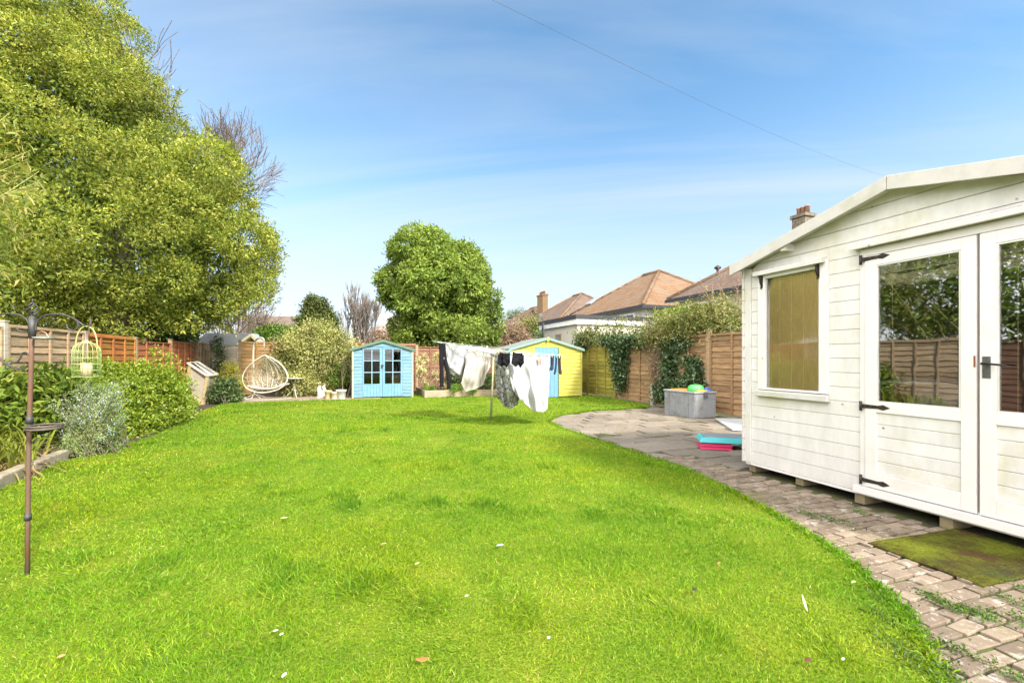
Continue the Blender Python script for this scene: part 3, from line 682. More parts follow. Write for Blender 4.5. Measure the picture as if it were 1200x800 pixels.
def fence_post(m, parent, p, h, wd=0.075):
    def fn(mb):
        mb.box(p[0] - wd / 2, p[0] + wd / 2, p[1] - wd / 2, p[1] + wd / 2, -0.05, h, 0.5)
        mb.prism([(p[0] - wd / 2 - 0.008, p[1] - wd / 2 - 0.008, h + 0.001), (p[0] + wd / 2 + 0.008, p[1] - wd / 2 - 0.008, h + 0.001), (p[0] + wd / 2 + 0.008, p[1] + wd / 2 + 0.008, h + 0.001), (p[0] - wd / 2 - 0.008, p[1] + wd / 2 + 0.008, h + 0.001)], (0, 0, 0.02), 0.5)
    return part('post', m, parent, fn, 0.003, True)
UL, UR, VB = -4.62, 7.50, 16.75
fl = thing('panel_fence', (UL, 8, 0), 'tan, orange and red panel fence behind the flower border below the large evergreen', 'fence')
vs_l = [-3.4, -1.5, 0.4, 2.3, 4.2, 6.1, 7.98, 9.86, 11.74, 13.62, 15.5, VB]
mats_l = [f_dark, f_dark, f_red, f_dark, f_dark, f_tan, f_tan, f_orange, f_red, f_red, f_tan]
for i in range(len(vs_l) - 1):
    hh = (1.62, 1.66, 1.70, 1.64)[i % 4] if i != 6 else 1.68
    lap_panel(mats_l[i], fl, (UL, vs_l[i] + 0.04), (UL, vs_l[i + 1] - 0.04), hh, (1, 0), 0.1 if i else 0.06)
    fence_post(f_pale if i in (6, 7) else post_w, fl, (UL + 0.01, vs_l[i]), hh + 0.07)
fb = thing('panel_fence', (0, VB, 0), 'pale and brown panel fence across the back of the garden behind the sheds', 'fence')
us_b = [UL, -3.75, -2.75, -1.75, 0.1, 2.0, 3.9, 5.8, UR]
mats_b = [f_pale, f_gold, f_gold, f_red, f_dark, f_dark, f_dark, f_brown]
for i in range(len(us_b) - 1):
    hh = (1.70, 1.76, 1.77, 1.77, 1.72, 1.66, 1.64, 1.7)[i]
    lap_panel(mats_b[i], fb, (us_b[i] + 0.04, VB), (us_b[i + 1] - 0.04, VB), hh, (0, -1), battens=1 if i < 4 else 3)
    fence_post(post_w, fb, (us_b[i] + (0.05 if i == 0 else 0), VB - 0.01), hh + 0.08)
fr = thing('panel_fence', (UR, 9, 0), 'brown lap panel fence hung with ivy, green tinged beside the yellow shed', 'fence')
vs_r = [4.17, 6.12, 8.07, 10.02, 11.97, 13.70, 15.2, VB]
mats_r = [f_brown, f_brown, f_brown, f_brown, f_green, f_green, f_green]
for i in range(len(vs_r) - 1):
    hh = (1.74, 1.76, 1.75, 1.69, 1.68, 1.69, 1.7)[i]
    lap_panel(mats_r[i], fr, (UR, vs_r[i] + 0.045), (UR, vs_r[i + 1] - 0.045), hh, (-1, 0), battens=2)
    if i in (2, 4, 5, 6, 1, 0): fence_post(f_green if i >= 4 else post_w, fr, (UR - 0.01, vs_r[i]), hh + (0.14 if i == 2 else 0.04), 0.085)
conc = simple('old_concrete', (0.36, 0.34, 0.30), 0.95, 0.2, 14, 0.5, dirt=(0.2, 0.2, 0.1))
part('concrete_spur', conc, fr, lambda mb: mb.prism([(UR - 0.13, 9.97, -0.05), (UR - 0.05, 9.97, -0.05), (UR - 0.05, 10.07, -0.05), (UR - 0.13, 10.07, -0.05)], (0, 0, 0.62)), 0.012)
fence_post(post_w, fr, (UR - 0.01, 10.02), 1.66)

# ------------------------------------------------------------------ blue playhouse shed
blue = simple('sky_blue_paint', (0.105, 0.215, 0.285), 0.7, 0.14, 4, 0.25, c2=(0.155, 0.285, 0.355), stretch=(1, 1, 4), tint=0.13, spots=5.0, dirt=(0.17, 0.27, 0.29), dirt_amt=0.5)
blue2 = simple('sky_blue_door_paint', (0.125, 0.26, 0.35), 0.55, 0.08, 6, 0.1, dirt=(0.20, 0.31, 0.36), dirt_amt=0.35)
green_trim = simple('sage_green_trim', (0.085, 0.14, 0.085), 0.7, 0.15, 8, 0.1)
cream_trim = simple('cream_trim', (0.46, 0.42, 0.24), 0.6, 0.1, 8, 0.1)
shed_glass = glass_mat('shed_glass', 0.04, 0.75)
ply = simple('bare_ply', (0.28, 0.19, 0.10), 0.8, 0.2, 6, 0)
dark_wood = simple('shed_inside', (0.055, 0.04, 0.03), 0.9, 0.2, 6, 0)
def gable_boards(mb, u0, u1, v, eh, rh, bh, th, holes=()):
    uc = (u0 + u1) / 2; z = 0.05
    while z < rh - 0.02:
        z1 = min(z + bh, rh)
        def lim(zz): 
            return (u0, u1) if zz <= eh else (uc - (uc - u0) * (rh - zz) / (rh - eh), uc + (u1 - uc) * (rh - zz) / (rh - eh))
        a0, b0 = lim(z); a1, b1 = lim(z1); segs = [(0, 1)]
        tn = random.uniform(0.2, 0.8); parts = []
        hole = [h for h in holes if z1 > h[2] + 0.004 and z < h[3] - 0.004]
        if hole: 
            h = hole[0]; parts = [((a0, h[0]), (a1, h[0])), ((h[1], b0), (h[1], b1))]
            if z1 > h[3]: mb.box(h[0], h[1], v - th * 0.7, v + 0.01, h[3], z1, tn)
        else: parts = [((a0, b0), (a1, b1))]
        for (p0, p1), (q0, q1) in parts:
            if p1 - p0 < 0.01: continue
            q0, q1 = (q0, q1) if q1 > q0 else (p0, p0 + 0.003)
            # feather-edge: the foot of each board stands proud of the one below
            mb.add([(p0, v - th, z), (p1, v - th, z), (p1, v + 0.01, z), (p0, v + 0.01, z), (q0, v - th * 0.35, z1), (q1, v - th * 0.35, z1), (q1, v + 0.01, z1), (q0, v + 0.01, z1)],
                   [(3, 2, 1, 0), (4, 5, 6, 7), (0, 1, 5, 4), (1, 2, 6, 5), (2, 3, 7, 6), (3, 0, 4, 7)], tint=tn)
        z = z1
VBS = 14.5
bx = lambda px: PV(px, 440, VBS)[0]
bz = lambda py: PV(448, py, VBS)[2]
bu0, bu1, bEH, bRH = bx(412.5), bx(484), 1.52, 1.80
bc = (bu0 + bu1) / 2
bs = thing('garden_shed', (bc, VBS, 0), 'small sky blue shed with two glazed doors and a sage green roof edge', 'shed')
bd0, bd1, bdz = bx(424.5), bx(471.5), 1.60
part('front_wall', blue, bs, lambda mb: gable_boards(mb, bu0, bu1, VBS, bEH, bRH, 0.105, 0.022, [(bd0, bd1, 0, bdz)]), tint=True)
def bsides(mb):
    mb.box(bu0, bu0 + 0.03, VBS + 0.011, VBS + 1.4, 0.03, bEH); mb.box(bu1 - 0.03, bu1, VBS + 0.011, VBS + 1.4, 0.03, bEH)
    mb.box(bu0 + 0.03, bu1 - 0.03, VBS + 1.37, VBS + 1.4, 0.03, bEH); mb.prism([(bu0, VBS + 1.37, bEH), (bu1, VBS + 1.37, bEH), (bc, VBS + 1.37, bRH)], (0, 0.03, 0))
part('side_wall', blue, bs, bsides)
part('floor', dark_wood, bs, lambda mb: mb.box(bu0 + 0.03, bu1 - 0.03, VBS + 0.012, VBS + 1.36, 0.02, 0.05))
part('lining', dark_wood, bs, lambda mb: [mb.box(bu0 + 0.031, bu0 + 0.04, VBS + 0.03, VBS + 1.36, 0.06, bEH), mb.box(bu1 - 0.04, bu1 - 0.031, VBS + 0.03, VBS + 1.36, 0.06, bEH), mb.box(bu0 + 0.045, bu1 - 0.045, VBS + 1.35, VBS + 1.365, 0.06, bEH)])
def shed_roof(parent, m, uc, u0, u1, v0, v1, eh, rh, ov=0.07, th=0.025, trim=None, tname='roof_trim'):
    sl = (rh - eh) / (uc - u0)
    r = part('roof', m, parent, lambda mb: [mb.prism([(uc, v0, rh + 0.02), (e, v0, eh + 0.02 - sl * ov), (e, v1, eh + 0.02 - sl * ov), (uc, v1, rh + 0.02)], (0, 0, th)) for e in (u0 - ov, u1 + ov)])
    for e in (u0 - ov, u1 + ov):
        part(tname, trim, r, lambda mb: mb.prism([(uc, v0 - 0.022, rh + 0.05), (e, v0 - 0.022, eh + 0.05 - sl * ov), (e, v0 - 0.022, eh - 0.03 - sl * ov), (uc, v0 - 0.022, rh - 0.03)], (0, 0.02, 0)))
    return r
shed_roof(bs, simple('green_felt', (0.12, 0.16, 0.11), 0.95, 0.2, 10, 0.3), bc, bu0, bu1, VBS - 0.06, VBS + 1.45, bEH, bRH, trim=green_trim)
for u in (bu0 + 0.02, bu1 - 0.02):
    part('corner_post', cream_trim, bs, lambda mb: mb.box(u - 0.022, u + 0.022, VBS - 0.034, VBS - 0.0225, 0.02, bEH - 0.02))
bm_ = (bd0 + bd1) / 2
def bdoor(a, b, px0, px1):
    z0, zg, zt = 0.06, bz(449.5), bdz - 0.01
    g0, g1, gt = bx(px0), bx(px1), bz(409)
    mb = MB(); mb.box(a, g0, VBS - 0.03, VBS, z0, zt); mb.box(g1, b, VBS - 0.03, VBS, z0, zt); mb.box(g0, g1, VBS - 0.03, VBS, gt, zt); 
    n = 5; 
    for i in range(n): mb.box(g0 + (g1 - g0) * i / n + 0.002, g0 + (g1 - g0) * (i + 1) / n - 0.002, VBS - 0.026, VBS, z0 + 0.0, zg - 0.03, random.uniform(0.3, 0.7))
    mb.box(g0, g1, VBS - 0.03, VBS, zg - 0.028, zg)
    d = mb.build('door', blue2, bs, bevel=0.003)
    def bars(q):
        um = (g0 + g1) / 2; q.box(um - 0.011, um + 0.011, VBS - 0.024, VBS - 0.005, zg, gt)
        for k in (1, 2):
            z = zg + (gt - zg) * k / 3
            q.box(g0, um - 0.011, VBS - 0.023, VBS - 0.006, z - 0.011, z + 0.011); q.box(um + 0.011, g1, VBS - 0.023, VBS - 0.006, z - 0.011, z + 0.011)
    part('glazing_bar', simple('pale_blue_bar', (0.22, 0.36, 0.44), 0.5, 0.05, 6, 0), d, bars)
    part('pane', shed_glass, d, lambda q: q.box(g0, g1, VBS - 0.004, VBS - 0.001, zg, gt))
    return d
bdl = bdoor(bd0 + 0.004, bm_ - 0.004, 426.5, 445); bdr = bdoor(bm_ + 0.004, bd1 - 0.004, 451, 469.5)
part('latch', iron, bdl, lambda mb: [mb.box(bm_ - 0.05, bm_ + 0.03, VBS - 0.042, VBS - 0.031, bz(428) - 0.02, bz(428) + 0.02), mb.ball((bm_ - 0.02, VBS - 0.05, bz(430)), 0.03, 8, 6)])
bb_ = MB(); bb_.box(bc + 0.25, bc + 0.70, VBS + 0.25, VBS + 0.6, 0.055, 0.72); tag(bb_.build('crate', ply, origin=(bc + 0.45, VBS + 0.4, 0.055), bevel=0.005), 'plain wooden crate standing inside the blue shed behind its glazed door', 'crate')

# ------------------------------------------------------------------ yellow shed
yel = simple('lemon_yellow_paint', (0.40, 0.355, 0.045), 0.7, 0.10, 5, 0.25, c2=(0.48, 0.43, 0.075), stretch=(1, 1, 4), tint=0.12, spots=5.0, dirt=(0.30, 0.28, 0.10), dirt_amt=0.5)
VY = 12.9
yx = lambda px: PV(px, 440, VY)[0]
yz = lambda px, py: PV(px, py, VY)[2]
yu0, yu1, yEH, yRH = yx(598), yx(681.5), 1.53, 1.87
yc = (yu0 + yu1) / 2
ys = thing('garden_shed', (yc, VY, 0), 'lemon yellow timber shed with a single pale blue door beside the right fence', 'shed')
yd0, yd1, ydt = yx(627), yx(653.5), 1.60
part('front_wall', yel, ys, lambda mb: gable_boards(mb, yu0, yu1, VY, yEH, yRH, 0.118, 0.022, [(yd0, yd1, 0, ydt)]), tint=True)
def ysides(mb):
    mb.box(yu0, yu0 + 0.03, VY + 0.011, VY + 1.7, 0.03, yEH); mb.box(yu1 - 0.03, yu1, VY + 0.011, VY + 1.7, 0.03, yEH)
    mb.box(yu0 + 0.03, yu1 - 0.03, VY + 1.67, VY + 1.7, 0.03, yEH); mb.prism([(yu0, VY + 1.67, yEH), (yu1, VY + 1.67, yEH), (yc, VY + 1.67, yRH)], (0, 0.03, 0))
part('side_wall', yel, ys, ysides)
shed_roof(ys, simple('grey_green_felt', (0.17, 0.195, 0.17), 0.95, 0.15, 10, 0.3), yc, yu0, yu1, VY - 0.07, VY + 1.8, yEH, yRH, trim=simple('pale_green_trim', (0.17, 0.25, 0.215), 0.7, 0.1, 8, 0.1))
def ydoor(mb):
    for i in range(6): mb.box(yd0 + (yd1 - yd0) * i / 6 + 0.002, yd0 + (yd1 - yd0) * (i + 1) / 6 - 0.002, VY - 0.024, VY + 0.0, 0.03, ydt - 0.008)
yd = part('door', simple('pale_blue_door_paint', (0.12, 0.25, 0.38), 0.6, 0.1, 7, 0.15), ys, ydoor, 0.003)
for z in (0.35, 1.32): part('hinge', iron, yd, lambda mb: mb.box(yd0 - 0.10, yd0 + 0.16, VY - 0.034, VY - 0.0245, z - 0.02, z + 0.02))
for u in (yu0 + 0.02, yu1 - 0.02): part('corner_post', yel, ys, lambda mb: mb.box(u - 0.025, u + 0.025, VY - 0.036, VY - 0.0225, 0.02, yEH - 0.02))
part('side_post', green_trim, yd, lambda mb: mb.box(yd1 + 0.001, yd1 + 0.035, VY - 0.034, VY - 0.0225, 0.03, ydt))
part('finial_block', yel, ys, lambda mb: mb.box(yc - 0.03, yc + 0.03, VY - 0.108, VY - 0.095, yRH - 0.09, yRH + 0.06))

# ------------------------------------------------------------------ bird feeding pole, left
rusty = simple('rusty_brown_metal', (0.21, 0.085, 0.04), 0.75, 0.35, 9, 0.3, c2=(0.115, 0.085, 0.065), metal=0.0)
dgrey = simple('dark_grey_metal', (0.075, 0.072, 0.07), 0.6, 0.3, 25, 0.2, metal=0.5)
gp = G(32, 676); dz = np.linalg.norm(gp[:2]); FD = (H - 0) * F / (676 - HOR)
fz = lambda py: H + (HOR - py) / F * FD
fp = thing('bird_feeding_pole', gp, 'tall rusty metal bird feeding pole with scroll arms standing on the lawn', 'bird feeder')
P0 = np.array([gp[0], gp[1], 0.0]); top = D(38, 372, FD)
RT = np.array([cA, -sA, 0.0])                       # the arms spread sideways
s1 = FD / F                                         # metres per pixel at the pole
q = lambda px, py: D(px, py, FD)
part('pole', rusty, fp, lambda mb: mb.tube([(P0[0], P0[1], -0.05), q(32.5, 608), q(34.3, 500), q(36.3, 436), q(38, 372)], 0.0112, 10))
for ca, cb_ in (((32.6, 609), (32.7, 602)), ((34.6, 496), (34.8, 488)), ((37.6, 396), (38, 372))): part('collar', dgrey, fp, lambda mb: mb.tube([q(*ca), q(*cb_)], 0.0165, 10))
def finial(mb):
    for k in range(4):
        pts = []
        for i in range(13):
            t = i / 12; a = k * PI / 2 + t * 5.0; r = 0.024 * math.sin(PI * t); c = q(38.2, 372 - t * 18)
            pts.append(c + np.array([math.cos(a) * r, math.sin(a) * r, 0]))
        mb.tube(pts, 0.0035, 5)
    mb.tube([q(38.2, 355), q(38.3, 350)], 0.004, 6); mb.ball(q(38.1, 373), 0.017, 8, 6)
part('finial', dgrey, fp, finial)
def curve(pts, n=8):
    out = []; P = [np.array(p, float) for p in pts]; m = len(P)
    for i in range(m - 1):
        p0, p1, p2, p3 = P[max(i - 1, 0)], P[i], P[i + 1], P[min(i + 2, m - 1)]
        for k in range(n):
            t = k / n; out.append(0.5 * ((2 * p1) + (-p0 + p2) * t + (2 * p0 - 5 * p1 + 4 * p2 - p3) * t * t + (-p0 + 3 * p1 - 3 * p2 + p3) * t ** 3))
    out.append(P[-1]); return out
qq = lambda L: [q(*p) for p in L]
arm = [(42, 387), (43, 378), (50, 371), (62, 368), (75, 369), (86, 373), (95, 379), (101, 383), (106, 381), (106, 373)]
scr = [(86, 373), (91, 378), (91, 384), (86, 387), (80, 385), (78, 380)]
part('scroll_arm', dgrey, fp, lambda mb: [mb.tube(curve(qq(arm)), 0.005, 6), mb.tube(curve(qq(scr)), 0.0045, 6)])
part('scroll_arm', dgrey, fp, lambda mb: [mb.tube(curve(qq([(76 - x, y - 0.5) for x, y in arm])), 0.005, 6), mb.tube(curve(qq([(76 - x, y) for x, y in scr])), 0.0045, 6), mb.tube(curve(qq([(34, 388), (28, 389), (22, 387), (18, 383)])), 0.004, 6)])
part('hook', dgrey, fp, lambda mb: mb.tube(curve(qq([(35, 424), (31, 430), (24, 432), (14, 430), (4, 424), (-4, 416), (-12, 414)])), 0.005, 6))
part('hook', dgrey, fp, lambda mb: mb.tube(curve(qq([(35, 417), (31, 413), (26, 414), (24, 419), (20, 424), (12, 426)])), 0.0045, 6))
def ring_tray(mb):
    c = q(52, 500); r = 15.5 * s1
    for z, rr in ((0.008, r), (-0.008, r * 0.97)):
        mb.tube([c + np.array([math.cos(a) * rr, math.sin(a) * rr, z]) for a in np.linspace(0, 2 * PI, 29)], 0.0055, 6, cap=False)
    for k in range(-4, 5):
        x = k * r / 5; y = math.sqrt(r * r - x * x); mb.tube([c + np.array([x, -y, -0.012]), c + np.array([x, y, -0.012])], 0.002, 4)
        mb.tube([c + np.array([-y, x, -0.012]), c + np.array([y, x, -0.012])], 0.002, 4)
    mb.tube([q(34.6, 499), c + np.array([-r * 0.9, 0, 0])], 0.006, 6)
part('ring_tray', simple('rust_grey_ring', (0.13, 0.105, 0.085), 0.7, 0.3, 20, 0.2, metal=0.4), fp, ring_tray)
def dish(mb):
    c = q(51, 396.5); r = 9.5 * s1
    mb.lathe([(0, -0.008), (r * 0.9, -0.006), (r, 0.0), (r, 0.008), (r * 0.94, 0.004), (0, -0.003)], c, 24)
    mb.tube([q(38, 398), c + np.array([-r * 0.8 * cA, r * 0.8 * sA, 0])], 0.005, 6)
ds = part('water_dish', simple('grey_green_metal', (0.20, 0.22, 0.20), 0.5, 0.2, 20, 0.1, metal=0.4), fp, dish)
part('dish_handle', simple('copper', (0.45, 0.25, 0.16), 0.45, 0.2, 20, 0.1, metal=0.7), ds, lambda mb: mb.tube(curve(qq([(43, 396), (44.5, 391), (49, 388.5), (54, 390.5), (57, 395.5)])), 0.0035, 6))

lime = simple('lime_green_metal', (0.36, 0.46, 0.16), 0.5, 0.15, 20, 0.1)
cb = D(101, 442, FD)
cg = thing('cage_feeder', cb, 'lime green domed wire cage feeder hanging from the scroll arm of the pole', 'bird feeder')
cr_ = 12.6 * s1
cc = lambda py: D(101.5, py, FD)
def cage(mb):
    z0, z1, z2 = cc(441)[2], cc(412)[2], cc(402)[2]; c = cc(441)
    for k in range(18):
        a = 2 * PI * k / 18; e = np.array([math.cos(a), math.sin(a), 0])
        pts = [np.array([c[0], c[1], z0]) + e * cr_, np.array([c[0], c[1], z1]) + e * cr_]
        for t in (0.4, 0.75, 1.0): pts.append(np.array([c[0], c[1], z1 + (z2 - z1) * math.sin(t * PI / 2)]) + e * cr_ * (math.cos(t * PI / 2) * 0.62 + 0.38))
        mb.tube(pts, 0.0014, 4)
    for z, r in ((z0, cr_), (z1, cr_), ((z0 + z1) / 2, cr_), ((z0 * 0.75 + z1 * 0.25), cr_), ((z0 * 0.25 + z1 * 0.75), cr_)):
        mb.tube([(c[0] + math.cos(a) * r, c[1] + math.sin(a) * r, z) for a in np.linspace(0, 2 * PI, 25)], 0.0016, 4, cap=False)
part('cage', lime, cg, cage)
part('cage_lid', lime, cg, lambda mb: mb.lathe([(0, 0.022), (0.012, 0.016), (cr_ * 0.4, 0.008), (cr_ * 0.42, 0.0), (0, 0.0)], cc(402.5), 20))
part('handle', simple('tarnished_gold_wire', (0.42, 0.36, 0.14), 0.5, 0.15, 20, 0.1), cg, lambda mb: mb.tube(curve(qq([(88.5, 409), (90, 395), (95, 385), (102, 382.5), (109, 386), (113, 396), (114.5, 409)])), 0.0035, 6))
part('seed_cup', simple('peach_seed_block', (0.50, 0.40, 0.24), 0.8, 0.25, 60, 0.5), cg, lambda mb: mb.lathe([(0, 0.0), (5.3 * s1, 0.0), (5.3 * s1, 16 * s1), (0, 16 * s1)], cc(441), 20))
part('hanger', dgrey, cg, lambda mb: mb.tube([q(104.5, 402), q(104.5, 383)], 0.003, 5))
# ------------------------------------------------------------------ rotary clothes line with washing
alu = simple('dull_aluminium', (0.36, 0.37, 0.34), 0.45, 0.15, 15, 0.1, metal=0.5)
pvc = simple('white_line', (0.72, 0.74, 0.70), 0.5, 0.05, 5, 0)
DP = H * F / (493 - HOR)
rb = G(575, 493); hub = D(578.5, 414, DP - 0.05)
ry = thing('rotary_clothes_line', rb, 'leaning rotary clothes line on a thin pole hung with washing', 'clothes line')
part('pole', simple('green_grey_pole', (0.30, 0.32, 0.22), 0.5, 0.2, 12, 0.1, metal=0.3), ry, lambda mb: mb.tube([(rb[0], rb[1], -0.05), hub], [0.021, 0.019], 10))
part('hub', alu, ry, lambda mb: [mb.lathe([(0, -0.05), (0.035, -0.05), (0.045, 0.0), (0.035, 0.05), (0, 0.05)], hub, 14), mb.tube([D(566.5, 407, DP), D(577, 417, DP)], 0.012, 8)])
tips = [D(506.5, 399.5, 8.55), D(596, 411, 7.65), D(662, 417, 8.7), D(590, 407, 10.1)]
for t_ in tips: part('arm', alu, ry, lambda mb: mb.tube([hub + np.array([0, 0, -0.02]), t_], 0.010, 6))
def lines(mb):
    for f in (0.98, 0.80, 0.62, 0.44):
        P = [hub + (t - hub) * f for t in tips]
        for i in range(4):
            a, b = P[i], P[(i + 1) % 4]; mb.tube([a, (a + b) / 2 - np.array([0, 0, 0.012]), b], 0.0028, 4)
part('line', pvc, ry, lines)

def cloth_mat(name, c, trans=0.25, var=0.05, pat=None):
    t = NT(name); col = t.ramp(t.noise(3, 4), [(0.3, sc(c, 1 - var)), (0.7, sc(c, 1 + var))])
    if pat == 'trellis':
        vo = t.n('ShaderNodeTexVoronoi', feature='DISTANCE_TO_EDGE'); vo.inputs['Scale'].default_value = 11; t.l(t.position((1, 1, 0.8)), vo.inputs['Vector'])
        col = t.mix(t.mr(vo.outputs['Distance'], 0.035, 0.075, 1, 0), col, (0.07, 0.072, 0.075))
    if pat == 'floral':
        k = t.mr(t.noise(13, 3, 0.6), 0.56, 0.66, 0, 0.75); col = t.mix(k, col, (0.36, 0.40, 0.50))
    if pat == 'lace':
        k = t.mr(t.noise(22, 3, 0.6, (1, 1, 0.5)), 0.55, 0.68, 0, 0.35); col = t.mix(k, col, (0.45, 0.46, 0.47))
    p = t.bsdf(col, 0.9, t.noise(9, 5, 0.6, (1, 1, 0.35)), 0.35, 0.03, spec=0.1, finish=False)
    tr = t.n('ShaderNodeBsdfTranslucent'); t.l(col, tr.inputs[0]); mx = t.n('ShaderNodeMixShader'); mx.inputs[0].default_value = trans
    t.l(p.outputs[0], mx.inputs[1]); t.l(tr.outputs[0], mx.inputs[2]); t.l(mx.outputs[0], t.out.inputs[0]); return t.m
def poly_at(pts, s):
    P = np.array(pts, float); L = np.concatenate([[0], np.cumsum(np.linalg.norm(np.diff(P[:, :2], axis=0), axis=1))]); L /= L[-1]
    return [np.interp(s, L, P[:, k]) for k in range(P.shape[1])]
def cloth(name, m, topl, botl, folds, amp, label, cat, seed=0, nu=72, nv=44, th=0.004, sag=0.0, group=None, swirl=0.0):
    """a hanging cloth: edge lines given as (px, py, depth); folds run from the pegs down"""
    g = np.random.default_rng(seed); ph = g.uniform(0, 6, 8); V = []
    for j in range(nv + 1):
        t = j / nv
        for i in range(nu + 1):
            s = i / nu; a = poly_at(topl, s); b = poly_at(botl, s)
            px, py, d = [a[k] + (b[k] - a[k]) * t for k in range(3)]
            w_ = 0.35 + 0.65 * t
            fo = sum(math.sin(2 * PI * folds * (0.55 + 0.42 * k) * s + ph[k] + swirl * t * (2 + k)) / (1 + k * 0.6) for k in range(4))
            fo2 = math.sin(9 * t + 5 * s + ph[5]) * 0.35 + math.sin(16 * t - 7 * s + ph[6]) * 0.18
            dd = d + amp * (fo * 0.75 * w_ + fo2 * 1.3 * t)
            px += 0.8 * amp * 40 * math.sin(2 * PI * folds * 0.7 * s + ph[3] + t * 2) * t * 0.25
            py += sag * math.sin(PI * s) * t + 1.1 * abs(math.sin(PI * folds * 1.0 * s)) * (1 - t) * 0.5
            V.append(D(px, py, dd))
    n = nu + 1; Fq = [(j * n + i, j * n + i + 1, (j + 1) * n + i + 1, (j + 1) * n + i) for j in range(nv) for i in range(nu)]
    V = np.array(V); me = np_mesh(name, V, Fq, smooth=True); o = link(name, me, m, None, V[nu // 2])
    sm = o.modifiers.new('thickness', 'SOLIDIFY'); sm.thickness = th; sm.offset = 0
    ss = o.modifiers.new('smooth', 'SUBSURF'); ss.levels = 1; ss.render_levels = 1
    return tag(o, label, cat, group)
cream = cloth_mat('cream_cotton', (0.48, 0.45, 0.385), 0.25)
white = cloth_mat('white_lace_cotton', (0.50, 0.50, 0.50), 0.22, pat='lace')
floral = cloth_mat('white_floral_cotton', (0.45, 0.445, 0.44), 0.25, pat='floral')
trel = cloth_mat('trellis_cotton', (0.40, 0.40, 0.36), 0.25, pat='trellis')
black = cloth_mat('black_cotton', (0.012, 0.012, 0.014), 0.0, 0.2)
navy = cloth_mat('navy_knit', (0.025, 0.032, 0.055), 0.0, 0.2)
pink = cloth_mat('salmon_cloth', (0.62, 0.30, 0.20), 0.1)
grey_c = cloth_mat('pale_grey_cotton', (0.46, 0.455, 0.43), 0.25)
cloth('sheet', floral, [(518, 402.5, 8.6), (540, 405, 8.9), (562, 407, 9.2)], [(520, 424, 8.6), (528, 434, 8.7), (540, 441, 8.85), (551, 430, 9.0), (561, 421, 9.2)], 3.2, 0.10, 'white floral sheet bunched over the line beside the black trousers', 'sheet', 1, swirl=1.5)
cloth('sheet', grey_c, [(519, 403, 9.0), (545, 405.5, 9.2), (570, 407, 9.4)], [(527, 437, 9.0), (540, 444, 9.1), (555, 440, 9.25), (568, 430, 9.35)], 2.5, 0.10, 'pale grey sheet hanging behind the white floral one', 'sheet', 12, swirl=1.0)
cloth('sheet', cream, [(549, 411, 8.75), (560, 406, 8.9), (569, 407, 9.0), (576, 410, 9.1)], [(540, 449, 8.6), (546, 459, 8.65), (556, 456, 8.7), (566, 451, 8.75), (575, 428, 8.95)], 2.4, 0.10, 'cream sheet gathered in deep folds left of the pole', 'sheet', 2, swirl=1.2)
cloth('sheet', trel, [(579, 414, 8.5), (588, 414, 8.4), (600, 415, 8.3)], [(583, 466, 8.6), (590, 476, 8.55), (599, 479, 8.5), (606, 474, 8.45), (609, 462, 8.4)], 2.5, 0.10, 'grey sheet patterned with a dark trellis, right of the pole', 'sheet', 3)
cloth('sheet', white, [(592, 415.5, 7.75), (610, 416, 8.0), (630, 417, 8.3), (645, 417.5, 8.5)], [(600, 455, 7.75), (613, 470, 7.95), (627, 480, 8.15), (636, 482, 8.3), (641.5, 479, 8.45)], 3.0, 0.085, 'large white lace sheet hanging in front of the yellow shed', 'sheet', 4, sag=2.0, swirl=-2.0)
for i, (x0, x1, lab) in enumerate(((582.5, 598.5, 'black shorts pegged on the line, pair nearest the pole'), (599.5, 614.5, 'black shorts pegged on the line beside the wide white lace sheet'))):
    xm = (x0 + x1) / 2
    cloth('shorts', black, [(x0 + 1.5, 411.5, 7.55), (xm, 413.5, 7.6), (x1 - 0.5, 412.5, 7.65)], [(x0, 425.5, 7.55), (xm - 3, 430, 7.58), (xm, 427.5, 7.6), (xm + 3, 431.5, 7.62), (x1 - 0.5, 425, 7.65)], 2.0, 0.05, lab, 'shorts', 5 + i, 36, 20)
lt = MB()
for pts, r in (([(517, 402, 8.5), (517.2, 420, 8.5), (517.5, 440, 8.5), (517.5, 453.5, 8.5)], 0.045), ([(519, 402.5, 8.55), (522, 424, 8.55), (525.5, 440, 8.55), (526, 455, 8.55)], 0.043)):
    P = [D(*p) for p in pts]; lt.tube(curve(P, 6), [r * (1.0 - 0.12 * i / (6 * 3)) * (1 + 0.07 * math.sin(i * 1.1)) for i in range(19)], 12)
tag(lt.build('trousers', black, origin=D(517, 402, 8.5)), 'long black trousers hanging from the end of the line, legs apart', 'trousers')
for i, (xa, xb, yb, off, lab) in enumerate(((645, 649.2, 433.5, -0.5, 'navy sock with a straight leg, nearest the white lace sheet'), (650.5, 653, 438.5, -1.2, 'narrow navy sock in the middle of three, hanging lowest'), (653.8, 657.5, 438, 0.8, 'dark brown sock hanging at the outer end of the line, heel bent'))):
    m = navy if i < 2 else cloth_mat('dark_brown_knit', (0.04, 0.027, 0.025), 0.0)
    mb = MB(); xm = (xa + xb) / 2; r = (xb - xa) / 2 * 8.5 / F
    P = [D(xm, 416.6, 8.55), D(xm, 424, 8.55), D(xm + off * 0.4, 430, 8.54), D(xm + off, yb - 3, 8.52), D(xm + off * 2, yb, 8.46)]
    mb.tube(curve(P, 4), [r * k for k in np.interp(np.linspace(0, 1, 17), [0, 0.5, 0.75, 0.92, 1], [1, 0.92, 1.12, 0.9, 0.35])], 10)
    tag(mb.build('sock', m, origin=P[0]), lab, 'sock', 'socks on the clothes line')
